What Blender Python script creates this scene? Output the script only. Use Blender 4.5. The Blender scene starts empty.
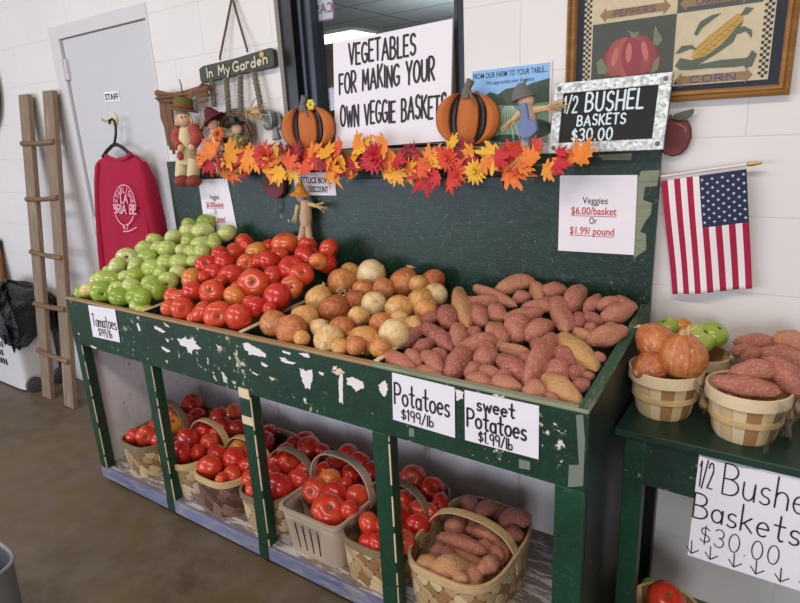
import bpy, math, random
import numpy as np
from mathutils import Vector, Matrix, Euler
random.seed(7)
rs = np.random.RandomState(5)
C = bpy.context.scene.collection
PI = math.pi
# ------------------------------------------------------------------ camera
F = 590.09; YAW, PITCH, ROLL = 0.606356, 0.27941, -0.0489196
CAM = np.array([0.142373, -1.774932, 1.474805])
_d = np.array([-math.sin(YAW)*math.cos(PITCH), math.cos(YAW)*math.cos(PITCH), -math.sin(PITCH)])
_r = np.cross(_d, [0, 0, 1]); _r /= np.linalg.norm(_r); _u = np.cross(_r, _d)
_c, _s = math.cos(ROLL), math.sin(ROLL)
CR, CU, CD = _c*_r+_s*_u, -_s*_r+_c*_u, _d
cd = bpy.data.cameras.new('camera'); co = bpy.data.objects.new('camera', cd); C.objects.link(co)
cd.sensor_fit = 'HORIZONTAL'; cd.sensor_width = 36; cd.lens = F/800*36; cd.clip_start = .02
co.matrix_world = Matrix(((CR[0], CU[0], -CD[0], CAM[0]), (CR[1], CU[1], -CD[1], CAM[1]), (CR[2], CU[2], -CD[2], CAM[2]), (0, 0, 0, 1)))
bpy.context.scene.camera = co

def ray(u, v):
    return CD + CR*(u-400)/F - CU*(v-301.5)/F
def P(u, v, y=None, z=None, x=None):
    D = ray(u, v)
    if y is not None: t = (y-CAM[1])/D[1]
    elif z is not None: t = (z-CAM[2])/D[2]
    else: t = (x-CAM[0])/D[0]
    return CAM+t*D
def px(X, r):                       # metres spanned by r pixels at point X
    return r*float((np.asarray(X)-CAM) @ CD)/F

# ------------------------------------------------------------------ materials
def lin(h):
    h = h.lstrip('#'); o = []
    for i in (0, 2, 4):
        c = int(h[i:i+2], 16)/255
        o.append(c/12.92 if c <= .04045 else ((c+.055)/1.055)**2.4)
    return (*o, 1)
class NT:
    def __init__(s, name):
        s.m = bpy.data.materials.new(name); s.m.use_nodes = True; s.t = s.m.node_tree
        s.t.nodes.clear(); s.out = s.t.nodes.new('ShaderNodeOutputMaterial')
        s.b = s.n('ShaderNodeBsdfPrincipled'); s.l(s.b.outputs[0], s.out.inputs[0])
        s._tc = None
    def n(s, ty, **k):
        x = s.t.nodes.new(ty)
        for a, b in k.items(): setattr(x, a, b)
        return x
    def l(s, a, b): s.t.links.new(a, b)
    def co(s, kind='Object', scale=None, rot=None):
        if s._tc is None: s._tc = s.n('ShaderNodeTexCoord')
        o = s._tc.outputs[kind]
        if scale is not None or rot is not None:
            m = s.n('ShaderNodeMapping'); s.l(o, m.inputs[0])
            if scale is not None: m.inputs['Scale'].default_value = scale
            if rot is not None: m.inputs['Rotation'].default_value = rot
            o = m.outputs[0]
        return o
    def geo(s, scale=(1, 1, 1)):            # world position
        g = s.n('ShaderNodeNewGeometry'); m = s.n('ShaderNodeMapping'); s.l(g.outputs['Position'], m.inputs[0])
        m.inputs['Scale'].default_value = scale; return m.outputs[0]
    def noise(s, v, scale, detail=4, rough=.55, out='Fac'):
        x = s.n('ShaderNodeTexNoise'); x.inputs['Scale'].default_value = scale; x.inputs['Detail'].default_value = detail
        x.inputs['Roughness'].default_value = rough; s.l(v, x.inputs['Vector']); return x.outputs[out]
    def ramp(s, f, pts, interp='LINEAR'):
        x = s.n('ShaderNodeValToRGB'); e = x.color_ramp.elements; x.color_ramp.interpolation = interp
        while len(e) < len(pts): e.new(.5)
        for q, (p, c) in zip(e, pts): q.position = p; q.color = lin(c) if isinstance(c, str) else (c, c, c, 1)
        s.l(f, x.inputs[0]); return x.outputs[0]
    def mix(s, f, a, b, mode='MIX'):
        x = s.n('ShaderNodeMix', data_type='RGBA', blend_type=mode)
        for i, q in ((0, f), (6, a), (7, b)):
            if hasattr(q, 'links'): s.l(q, x.inputs[i])
            else: x.inputs[i].default_value = q if not isinstance(q, str) else lin(q)
        return x.outputs[2]
    def math(s, op, a, b=0.):
        x = s.n('ShaderNodeMath', operation=op)
        for i, q in ((0, a), (1, b)):
            if hasattr(q, 'links'): s.l(q, x.inputs[i])
            else: x.inputs[i].default_value = q
        return x.outputs[0]
    def bump(s, h, strength=.3, dist=.002):
        x = s.n('ShaderNodeBump'); x.inputs['Strength'].default_value = strength; x.inputs['Distance'].default_value = dist
        s.l(h, x.inputs['Height']); s.l(x.outputs[0], s.b.inputs['Normal'])
    def attr(s, name='tint'):
        x = s.n('ShaderNodeAttribute', attribute_type='OBJECT', attribute_name=name); return x.outputs['Fac']
    def set(s, col=None, rough=.5, metal=0, coat=0, spec=None):
        if col is not None:
            if hasattr(col, 'links'): s.l(col, s.b.inputs['Base Color'])
            else: s.b.inputs['Base Color'].default_value = lin(col)
        if hasattr(rough, 'links'): s.l(rough, s.b.inputs['Roughness'])
        else: s.b.inputs['Roughness'].default_value = rough
        s.b.inputs['Metallic'].default_value = metal
        if coat: s.b.inputs['Coat Weight'].default_value = coat; s.b.inputs['Coat Roughness'].default_value = .15
        if spec is not None: s.b.inputs['Specular IOR Level'].default_value = spec
        return s.m
_simple = {}
def flat(col, rough=.6, metal=0, var=.08, scale=60):
    k = (col, rough, metal, var, scale)
    if k not in _simple:
        t = NT('paint_'+col.strip('#')); f = t.noise(t.co(), scale, 3)
        c = t.mix(t.math('MULTIPLY', f, 1.), lin(col), lin(col))
        hs = t.n('ShaderNodeHueSaturation'); hs.inputs['Color'].default_value = lin(col)
        mr = t.n('ShaderNodeMapRange'); t.l(f, mr.inputs[0]); mr.inputs[1].default_value = .3; mr.inputs[2].default_value = .7
        mr.inputs[3].default_value = 1-var; mr.inputs[4].default_value = 1+var; t.l(mr.outputs[0], hs.inputs['Value'])
        _simple[k] = t.set(hs.outputs[0], rough, metal)
    return _simple[k]

def m_wall():
    t = NT('painted_block'); v = t.co()
    sw = t.n('ShaderNodeSeparateXYZ'); t.l(v, sw.inputs[0]); cb = t.n('ShaderNodeCombineXYZ')
    t.l(sw.outputs[0], cb.inputs[0]); t.l(sw.outputs[2], cb.inputs[1])
    b = t.n('ShaderNodeTexBrick'); t.l(cb.outputs[0], b.inputs['Vector'])
    for k, q in (('Scale', 1), ('Mortar Size', .003), ('Mortar Smooth', .8), ('Brick Width', .4064), ('Row Height', .2032), ('Bias', 0)): b.inputs[k].default_value = q
    b.inputs['Color1'].default_value = b.inputs['Color2'].default_value = (1, 1, 1, 1); b.inputs['Mortar'].default_value = (0, 0, 0, 1)
    n1 = t.noise(v, 1.3, 3); n2 = t.noise(v, 230, 4); n3 = t.noise(v, 28, 4, .7)
    base = t.ramp(n1, [(.3, '#dcd8d4'), (.7, '#e6e1dd')])
    spot = t.ramp(n3, [(.72, 0.), (.8, 1.)])
    base = t.mix(t.math('MULTIPLY', spot, .25), base, '#b9aba0')
    col = t.mix(b.outputs['Color'], '#d6d1cd', base)
    h = t.math('ADD', t.math('MULTIPLY', b.outputs['Color'], 1.6), t.math('MULTIPLY', n2, .35))
    t.bump(h, .3, .002)
    return t.set(col, .55)
def m_floor():
    t = NT('stained_concrete'); v = t.geo()
    a = t.noise(v, 1.6, 5, .6); b = t.noise(v, 9, 6, .65); c = t.noise(v, 120, 3)
    col = t.ramp(a, [(.32, '#50432f'), (.48, '#66573f'), (.6, '#6b5a36'), (.72, '#7a6539')])
    col = t.mix(t.ramp(b, [(.4, 0.), (.68, .8)]), col, '#75675b')
    col = t.mix(t.ramp(c, [(.7, 0.), (.76, .4)]), col, '#a89a88')
    t.bump(b, .12, .003)
    return t.set(col, t.ramp(b, [(.3, .38), (.7, .6)]))
def m_green(name, base='#143d29', chips=.5, dark='#0c261b', sc=1., chipcol='#d9d4cb', scratch=.3):
    t = NT(name); v = t.geo()
    a = t.noise(v, 6, 5, .6)
    col = t.mix(t.ramp(a, [(.35, 0.), (.7, 1.)]), base, dark)
    st = t.noise(t.geo((1.5, 1.5, 40)), 7, 4)
    col = t.mix(t.ramp(st, [(.62, 0.), (.8, .12)]), col, '#3c6a4c')
    # paint loss: patches of tan wood and white primer
    big = t.noise(v, 3.2, 2); fine = t.noise(v, 38*sc, 5, .62)
    msk = t.math('ADD', fine, t.math('MULTIPLY', big, .45))
    th = .98-.1*chips
    col = t.mix(t.ramp(msk, [(th-.03, 0.), (th-.02, 1.)], 'LINEAR'), col, '#6f7a63')
    col = t.mix(t.ramp(msk, [(th, 0.), (th+.008, 1.)], 'LINEAR'), col, t.ramp(a, [(.45, '#b59a72'), (.5, chipcol)]))
    sv = t.n('ShaderNodeTexNoise'); sv.inputs['Scale'].default_value = 5; sv.inputs['Detail'].default_value = 6; sv.inputs['Distortion'].default_value = 3
    t.l(t.geo((2.2, 3, 2.8)), sv.inputs['Vector'])
    ln = t.math('ABSOLUTE', t.math('SUBTRACT', sv.outputs[0], .5))
    col = t.mix(t.math('MULTIPLY', t.ramp(ln, [(0, 1.), (.006, 0.)]), scratch), col, '#6d8a74')
    t.bump(t.math('ADD', st, t.math('MULTIPLY', msk, -.5)), .25, .002)
    return t.set(col, .42)
def m_wood(name, c1, c2, c3=None, axis='z', sc=1., rough=.65, wear=None):
    t = NT(name); st = {'x': (.6, 9, 9), 'y': (9, .6, 9), 'z': (9, 9, .6)}[axis]
    v = t.co('Object', st); n = t.noise(v, 4*sc, 6, .6); n2 = t.noise(v, 22*sc, 4, .6)
    col = t.ramp(t.math('ADD', t.math('MULTIPLY', n, .7), t.math('MULTIPLY', n2, .3)), [(.3, c1), (.5, c2), (.7, c3 or c1)])
    if wear:
        w = t.noise(t.co('Object', {'x': (1, 5, 5), 'y': (5, 1, 5), 'z': (5, 5, 1)}[axis]), 9, 7, .7)
        col = t.mix(t.ramp(w, [(.5, 0.), (.56, 1.)]), col, wear)
    t.bump(n2, .25, .002)
    return t.set(col, rough)
def m_panel():
    t = NT('stained_white_panel'); v = t.geo()
    a = t.noise(v, 7, 6, .7); b = t.noise(t.geo((8, 8, 2)), 2.2, 5, .7)
    col = t.ramp(a, [(.4, '#e2dfe2'), (.62, '#ece8e8')])
    col = t.mix(t.ramp(b, [(.58, 0.), (.72, .75)]), col, '#8a6a52')
    c = t.noise(v, 60, 4); col = t.mix(t.ramp(c, [(.68, 0.), (.73, .8)]), col, '#5d4334')
    t.bump(a, .2, .003); return t.set(col, .55)
def m_tomato(name, ramp, sheen=.25):
    t = NT(name); v = t.co(); n = t.noise(v, 2.2, 3); f = t.noise(v, 90, 2)
    sp = t.n('ShaderNodeSeparateXYZ'); t.l(v, sp.inputs[0])
    k = t.math('ADD', t.attr(), t.math('ADD', t.math('MULTIPLY', t.math('SUBTRACT', n, .5), .55), t.math('MULTIPLY', t.math('MAXIMUM', sp.outputs[2], 0.), .12)))
    col = t.ramp(k, ramp)
    col = t.mix(t.ramp(f, [(.66, 0.), (.74, .35)]), col, '#e9c9a0')
    t.b.inputs['Subsurface Weight'].default_value = .06; t.b.inputs['Subsurface Radius'].default_value = (.012, .004, .002); t.b.inputs['Subsurface Scale'].default_value = .5
    return t.set(col, sheen, coat=.25)
def m_onion():
    t = NT('onion_skin'); uv = t.co('UV'); v = t.co()
    m = t.n('ShaderNodeMapping'); t.l(uv, m.inputs[0]); m.inputs['Scale'].default_value = (26, 1.2, 1)
    st = t.noise(m.outputs[0], 1.6, 5, .65); n = t.noise(v, 2.4, 4); 
    k = t.math('ADD', t.attr(), t.math('ADD', t.math('MULTIPLY', t.math('SUBTRACT', n, .5), .7), t.math('MULTIPLY', t.math('SUBTRACT', st, .5), .9)))
    col = t.ramp(k, [(0, '#ead8ac'), (.3, '#ddab62'), (.5, '#cf8548'), (.75, '#b25f38'), (1, '#83402a')])
    p = t.noise(v, 3.6, 6, .7); col = t.mix(t.ramp(p, [(.6, 0.), (.64, .6)]), col, '#ead9b8')
    d = t.noise(v, 14, 5, .7); col = t.mix(t.ramp(d, [(.66, 0.), (.72, .5)]), col, '#5f4030')
    t.bump(t.math('ADD', st, p), .3, .01)
    return t.set(col, t.ramp(p, [(.5, .26), (.7, .5)]))
def m_spud():
    t = NT('sweet_potato_skin'); v = t.co('Object', (1.4, 1, 1)); n = t.noise(v, 2.5, 5, .65); f = t.noise(v, 13, 4, .6)
    k = t.math('ADD', t.attr(), t.math('MULTIPLY', t.math('SUBTRACT', n, .5), .8))
    col = t.ramp(k, [(0, '#9a504c'), (.25, '#bb6c5a'), (.5, '#c88564'), (.75, '#cf9a60'), (1, '#d0a25c')])
    col = t.mix(t.ramp(f, [(.5, 0.), (.66, .75)]), col, '#dcae8e')
    s = t.noise(v, 22, 3, .5); col = t.mix(t.ramp(s, [(.66, 0.), (.71, .8)]), col, '#74403a')
    t.bump(t.math('ADD', n, f), .5, .035)
    return t.set(col, .45)
def m_weave(name, c1, c2, c3, cell=.034):
    t = NT(name); uv = t.co('UV', (1/cell, 1/cell, 1), (0, 0, PI/4))
    vo = t.n('ShaderNodeTexVoronoi', voronoi_dimensions='2D', feature='F1', distance='EUCLIDEAN'); t.l(uv, vo.inputs['Vector'])
    vo.inputs['Scale'].default_value = 1; vo.inputs['Randomness'].default_value = 0
    sp = t.n('ShaderNodeSeparateColor'); t.l(vo.outputs['Color'], sp.inputs[0])
    ck = t.n('ShaderNodeTexChecker'); t.l(uv, ck.inputs[0]); ck.inputs['Scale'].default_value = 1
    g = t.noise(t.co('UV', (6, 80, 1), (0, 0, PI/4)), 6, 4); g2 = t.noise(t.co('UV', (80, 6, 1), (0, 0, PI/4)), 6, 4)
    gr = t.mix(ck.outputs['Fac'], g, g2)
    col = t.ramp(sp.outputs[0], [(.0, c1), (.3, c2), (.65, c3)], 'CONSTANT')
    col = t.mix(t.math('MULTIPLY', gr, .35), col, c1)
    hole = t.ramp(vo.outputs['Distance'], [(.6, 0.), (.63, 1.)])
    col = t.mix(hole, col, '#150e08')
    t.bump(t.math('SUBTRACT', 1., vo.outputs['Distance']), .6, .004)
    return t.set(col, .6)
def m_slats():
    t = NT('splint_slats'); uv = t.co('UV'); sp = t.n('ShaderNodeSeparateXYZ'); t.l(uv, sp.inputs[0])
    k = t.math('MULTIPLY', sp.outputs[0], 17.); fl = t.math('FLOOR', k); fr = t.math('FRACT', k)
    wn = t.n('ShaderNodeTexWhiteNoise', noise_dimensions='1D'); t.l(fl, wn.inputs['W'])
    col = t.ramp(wn.outputs['Value'], [(.0, '#e6cfa6'), (.35, '#dabd8f'), (.55, '#e9d6b2'), (.78, '#a3744a'), (.92, '#8f6238')], 'CONSTANT')
    m = t.n('ShaderNodeMapping'); t.l(uv, m.inputs[0]); m.inputs['Scale'].default_value = (120, 3, 1)
    g = t.noise(m.outputs[0], 1.5, 4); col = t.mix(t.math('MULTIPLY', g, .35), col, '#b5925f')
    e = t.math('ABSOLUTE', t.math('SUBTRACT', fr, .5)); col = t.mix(t.ramp(e, [(.47, 0.), (.5, 1.)]), col, '#6e5030')
    t.bump(e, -.5, .002); return t.set(col, .6)
def m_tinted(name, ramp, rough=.5, nscale=8, amp=.3):
    t = NT(name); n = t.noise(t.co(), nscale, 4)
    k = t.math('ADD', t.attr(), t.math('MULTIPLY', t.math('SUBTRACT', n, .5), amp))
    return t.set(t.ramp(k, ramp), rough)
def m_glass(name, tr=.8, rough=.03, col='#ffffff'):
    t = NT(name); t.t.nodes.remove(t.b)
    a = t.n('ShaderNodeBsdfTransparent'); a.inputs[0].default_value = lin(col); g = t.n('ShaderNodeBsdfGlossy'); g.inputs['Roughness'].default_value = rough
    lw = t.n('ShaderNodeLayerWeight'); lw.inputs[0].default_value = .25
    f = t.math('MINIMUM', t.math('ADD', t.math('MULTIPLY', lw.outputs['Fresnel'], .8), 1-tr), .9)
    mx = t.n('ShaderNodeMixShader'); t.l(f, mx.inputs[0]); t.l(a.outputs[0], mx.inputs[1]); t.l(g.outputs[0], mx.inputs[2]); t.l(mx.outputs[0], t.out.inputs[0])
    return t.m
def m_galv():
    t = NT('galvanised'); v = t.co(); vo = t.n('ShaderNodeTexVoronoi'); vo.inputs['Scale'].default_value = 130; t.l(v, vo.inputs['Vector'])
    n = t.noise(v, 90, 3)
    sp = t.n('ShaderNodeSeparateColor'); t.l(vo.outputs['Color'], sp.inputs[0])
    col = t.ramp(t.math('ADD', t.math('MULTIPLY', sp.outputs[0], .6), t.math('MULTIPLY', n, .4)), [(.2, '#9aa09f'), (.5, '#c9cfcd'), (.8, '#e8ecea')])
    return t.set(col, .45, .3)
M = {}
M['wall'] = m_wall(); M['floor'] = m_floor()
M['front'] = m_green('worn_green_front', '#0f3a24', .8, '#0b2a1b')
M['post'] = m_green('worn_green_post', '#10412a', .15, '#0c3021', .6)
M['board'] = m_green('scuffed_green_board', '#0f3020', .0, '#0a2217', 1., scratch=.6)
M['side'] = m_green('dark_green_side', '#152a20', .1, '#171b18', .8, '#8a8a80', .2)
M['table'] = m_green('dark_green_table', '#17392c', .1, '#10271f', .7, '#8b8470', .2)
M['rail'] = m_wood('bare_lip', '#8d6c48', '#a98a60', '#5e5a40', 'x')
M['railgreen'] = m_wood('worn_green_lip', '#33583f', '#2c4c38', '#a3987a', 'y', 1.3)
M['shelf'] = m_wood('flaking_white_shelf', '#63544e', '#8a7d78', '#40332d', 'x', 2.6, .7, '#c6c2c2')
M['blue'] = m_wood('violet_blue_board', '#666b8a', '#787c9c', '#4d4f63', 'x', 1.6, .6, '#8f8b92')
M['panel'] = m_panel()
M['ladder'] = m_wood('weathered_pine', '#97826a', '#7f6b56', '#ab967c', 'z', .8)
M['rung'] = m_wood('weathered_rung', '#8c7050', '#75593f', '#a1845f', 'x', .8)
M['oldwood'] = m_wood('old_plank', '#9a7f62', '#84694f', '#b09878', 'x', .9)
M['red'] = m_tomato('ripe_tomato', [(0, '#c4241c'), (.3, '#cf3524'), (.55, '#d9522c'), (.8, '#dd7a3a'), (1, '#d0983f')])
M['grn'] = m_tomato('green_tomato', [(0, '#7f9c2a'), (.35, '#9db443'), (.65, '#b9c668'), (.85, '#cdd08a'), (1, '#d6c26a')])
M['onion'] = m_onion(); M['spud'] = m_spud()
M['scar'] = flat('#5b5a2c', .7); M['scar2'] = flat('#4a4a22', .7); M['straw'] = flat('#cfae7c', .7, 0, .2, 200); M['papery'] = flat('#d2b483', .6, 0, .2, 120)
M['cut'] = flat('#d8c69a', .7, 0, .12, 150)
M['weave'] = m_weave('woven_splint_tan', '#9a7448', '#c2a276', '#e0c89c')
M['weave2'] = m_weave('woven_splint_brown', '#533a30', '#755445', '#8f6c5a')
M['weave3'] = m_weave('woven_splint_pale', '#a88a60', '#cfb68c', '#e6d6b6')
M['rim'] = m_wood('splint_rim', '#bf9d6c', '#d0b07e', '#b08c5a', 'x', 1.2); M['rim2'] = m_wood('splint_rim_dark', '#7d6a50', '#8a7558', '#6b583f', 'x', 1.2)
M['slat'] = m_slats(); M['rimpale'] = m_wood('pale_rim', '#dcc298', '#e3cda6', '#cdb084', 'x', 1.2)
M['plast'] = flat('#b8a48e', .5, 0, .03, 10)
M['paper'] = flat('#ebe6ea', .6, 0, .015, 12); M['ink'] = flat('#16141a', .6, 0, .02); M['redink'] = flat('#c24238', .6, 0, .03)
M['chalk'] = flat('#1b1716', .75, 0, .15, 20); M['chalkink'] = flat('#d5e4e6', .8, 0, .1, 300); M['galv'] = m_galv()
M['black'] = flat('#141416', .4, 0, .1); M['frameblk'] = flat('#15161a', .35, 0, .1, 8); M['frameblue'] = flat('#28313e', .35, 0, .08, 8)
M['pump'] = flat('#c06a30', .8, 0, .1, 220); M['grey'] = flat('#6a675c', .6, 0, .15, 80)
M['glass'] = m_glass('window_glass', .97); M['pglass'] = m_glass('picture_glass', .985); M['film'] = m_glass('clear_film', .86, .2)
M['leaf'] = m_tinted('silk_leaf', [(0, '#5e1a24'), (.18, '#97182a'), (.34, '#c4202c'), (.5, '#dd4f22'), (.66, '#e58322'), (.82, '#e8a626'), (1, '#ecc63a')], .55, 22, .28)
M['sweat'] = flat('#a80f38', .9, 0, .06, 300); M['white'] = flat('#e8e0de', .7, 0, .02)
M['twig'] = m_wood('twigs', '#8a6443', '#6d4b31', '#a37a54', 'z', 1.5); M['vine'] = flat('#6a5340', .8, 0, .25, 90)

# ------------------------------------------------------------------ mesh builder
class MB:
    def __init__(s): s.v = []; s.f = []; s.mi = []; s.uv = {}; s.cur = 0
    def add(s, vs, fs, uvs=None):
        b = len(s.v); s.v.extend([tuple(float(q) for q in p) for p in vs])
        for f in fs: s.f.append(tuple(b+i for i in f)); s.mi.append(s.cur)
        if uvs is not None:
            for i, q in enumerate(uvs): s.uv[b+i] = q
        return s
    def box(s, x0, x1, y0, y1, z0, z1):
        v = [(x, y, z) for x in (x0, x1) for y in (y0, y1) for z in (z0, z1)]
        return s.add(v, [(0, 1, 3, 2), (4, 6, 7, 5), (0, 4, 5, 1), (2, 3, 7, 6), (0, 2, 6, 4), (1, 5, 7, 3)])
    def prism(s, pts, off):
        n = len(pts); a = [np.asarray(p, float) for p in pts]; o = np.asarray(off, float)
        v = a+[p+o for p in a]
        fs = [tuple(range(n-1, -1, -1)), tuple(range(n, 2*n))]+[(i, (i+1) % n, n+(i+1) % n, n+i) for i in range(n)]
        return s.add(v, fs)
    def bar(s, a, b, w, t, up=(0, 0, 1)):
        a = np.asarray(a, float); b = np.asarray(b, float); d = (b-a)/np.linalg.norm(b-a)
        x = np.cross(d, up); x /= np.linalg.norm(x); y = np.cross(x, d)
        q = [x*w/2+y*t/2, -x*w/2+y*t/2, -x*w/2-y*t/2, x*w/2-y*t/2]
        return s.prism([a+k for k in q], b-a)
    def tube(s, pts, r, n=8, sq=1., up=(0, 0, 1)):
        pts = [np.asarray(p, float) for p in pts]; k = len(pts)
        rr = r if hasattr(r, '__len__') else [r]*k
        vs = []; prev = None
        for i, p in enumerate(pts):
            d = pts[min(i+1, k-1)]-pts[max(i-1, 0)]; d = d/(np.linalg.norm(d)+1e-12)
            if prev is None:
                x = np.cross(d, up)
                if np.linalg.norm(x) < 1e-3: x = np.cross(d, (1, .3, 0))
            else: x = prev-d*(prev @ d)
            x /= np.linalg.norm(x); prev = x; y = np.cross(d, x)
            for j in range(n):
                a = 2*PI*j/n; vs.append(p+x*math.cos(a)*rr[i]+y*math.sin(a)*rr[i]*sq)
        fs = [(i*n+j, i*n+(j+1) % n, (i+1)*n+(j+1) % n, (i+1)*n+j) for i in range(k-1) for j in range(n)]
        fs += [tuple(range(n-1, -1, -1)), tuple(range((k-1)*n, k*n))]
        return s.add(vs, fs)
    def ell(s, c, r, n=16, m=10, R=None):
        vs = []; c = np.asarray(c, float)
        r = (r, r, r) if not hasattr(r, '__len__') else r
        for i in range(1, m):
            th = PI*i/m
            for j in range(n):
                ph = 2*PI*j/n; vs.append((r[0]*math.sin(th)*math.cos(ph), r[1]*math.sin(th)*math.sin(ph), r[2]*math.cos(th)))
        vs += [(0, 0, r[2]), (0, 0, -r[2])]
        if R is not None: vs = [tuple(R @ Vector(v)) for v in vs]
        vs = [c+np.asarray(v) for v in vs]; T = (m-1)*n
        fs = [(i*n+j, (i+1)*n+j, (i+1)*n+(j+1) % n, i*n+(j+1) % n) for i in range(m-2) for j in range(n)]
        fs += [(T, j, (j+1) % n) for j in range(n)]+[(T+1, (m-2)*n+(j+1) % n, (m-2)*n+j) for j in range(n)]
        return s.add(vs, fs)
    def lathe(s, prof, c=(0, 0, 0), n=24, R=None, cap=True):
        vs = []; uvs = []; k = len(prof)
        for i, (r, z) in enumerate(prof):
            for j in range(n+1):
                a = 2*PI*j/n; p = Vector((r*math.cos(a), r*math.sin(a), z))
                if R is not None: p = R @ p
                vs.append((p.x+c[0], p.y+c[1], p.z+c[2])); uvs.append((j/n, i/(k-1)))
        n1 = n+1
        fs = [(i*n1+j, i*n1+j+1, (i+1)*n1+j+1, (i+1)*n1+j) for i in range(k-1) for j in range(n)]
        if cap: fs += [tuple(range(n-1, -1, -1)), tuple((k-1)*n1+j for j in range(n))]
        return s.add(vs, fs, uvs)
    def disc(s, c, r, nrm, n=14):
        c = np.asarray(c, float); w = np.asarray(nrm, float); w /= np.linalg.norm(w)
        x = np.cross(w, (0, 0, 1)) if abs(w[2]) < .9 else np.cross(w, (1, 0, 0)); x /= np.linalg.norm(x); y = np.cross(w, x)
        return s.add([c+r*(x*math.cos(2*PI*i/n)+y*math.sin(2*PI*i/n)) for i in range(n)], [tuple(range(n))])
    def build(s, name, mats, parent=None, loc=None, local=False, bevel=0, angle=38, smooth=True):
        me = bpy.data.meshes.new(name)
        V = np.array(s.v, float)
        if local: L = Vector((0, 0, 0)); base = np.zeros(3)
        elif parent is not None: base = np.array(wloc(parent)); L = Vector((0, 0, 0))
        else:
            base = np.array(loc if loc is not None else [(V[:, 0].min()+V[:, 0].max())/2, (V[:, 1].min()+V[:, 1].max())/2, V[:, 2].min()]); L = Vector(base)
        me.from_pydata((V-base).tolist(), [], s.f)
        for m in (mats if isinstance(mats, (list, tuple)) else [mats]): me.materials.append(m)
        me.polygons.foreach_set('material_index', s.mi)
        if s.uv:
            lay = me.uv_layers.new(name='UVMap'); li = [0]*len(me.loops); me.loops.foreach_get('vertex_index', li)
            lay.data.foreach_set('uv', [c for i in li for c in s.uv.get(i, (0, 0))])
        me.validate(); me.update()
        if smooth:
            me.polygons.foreach_set('use_smooth', [True]*len(me.polygons)); me.set_sharp_from_angle(angle=math.radians(angle))
        o = bpy.data.objects.new(name, me); C.objects.link(o); o.location = L
        if parent is not None: o.parent = parent
        if bevel:
            b = o.modifiers.new('bevel', 'BEVEL'); b.width = bevel; b.segments = 2; b.limit_method = 'ANGLE'; b.harden_normals = False
        return o
def wloc(o):
    p = np.zeros(3)
    while o is not None: p += np.array(o.location); o = o.parent
    return p
def tag(o, label, cat, group=None):
    o['label'] = label; o['category'] = cat
    if group: o['group'] = group
    return o
def thing(name, label, cat, loc=(0, 0, 0), group=None):
    o = bpy.data.objects.new(name, None); C.objects.link(o); o.location = loc; o.empty_display_size = .05
    return tag(o, label, cat, group)
def struct(o): o['kind'] = 'structure'; return o
ORD = ['first', 'second', 'third', 'fourth', 'fifth', 'sixth', 'seventh', 'eighth', 'ninth', 'tenth', 'eleventh', 'twelfth', 'thirteenth', 'fourteenth', 'fifteenth', 'sixteenth', 'seventeenth', 'eighteenth', 'nineteenth', 'twentieth']

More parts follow.
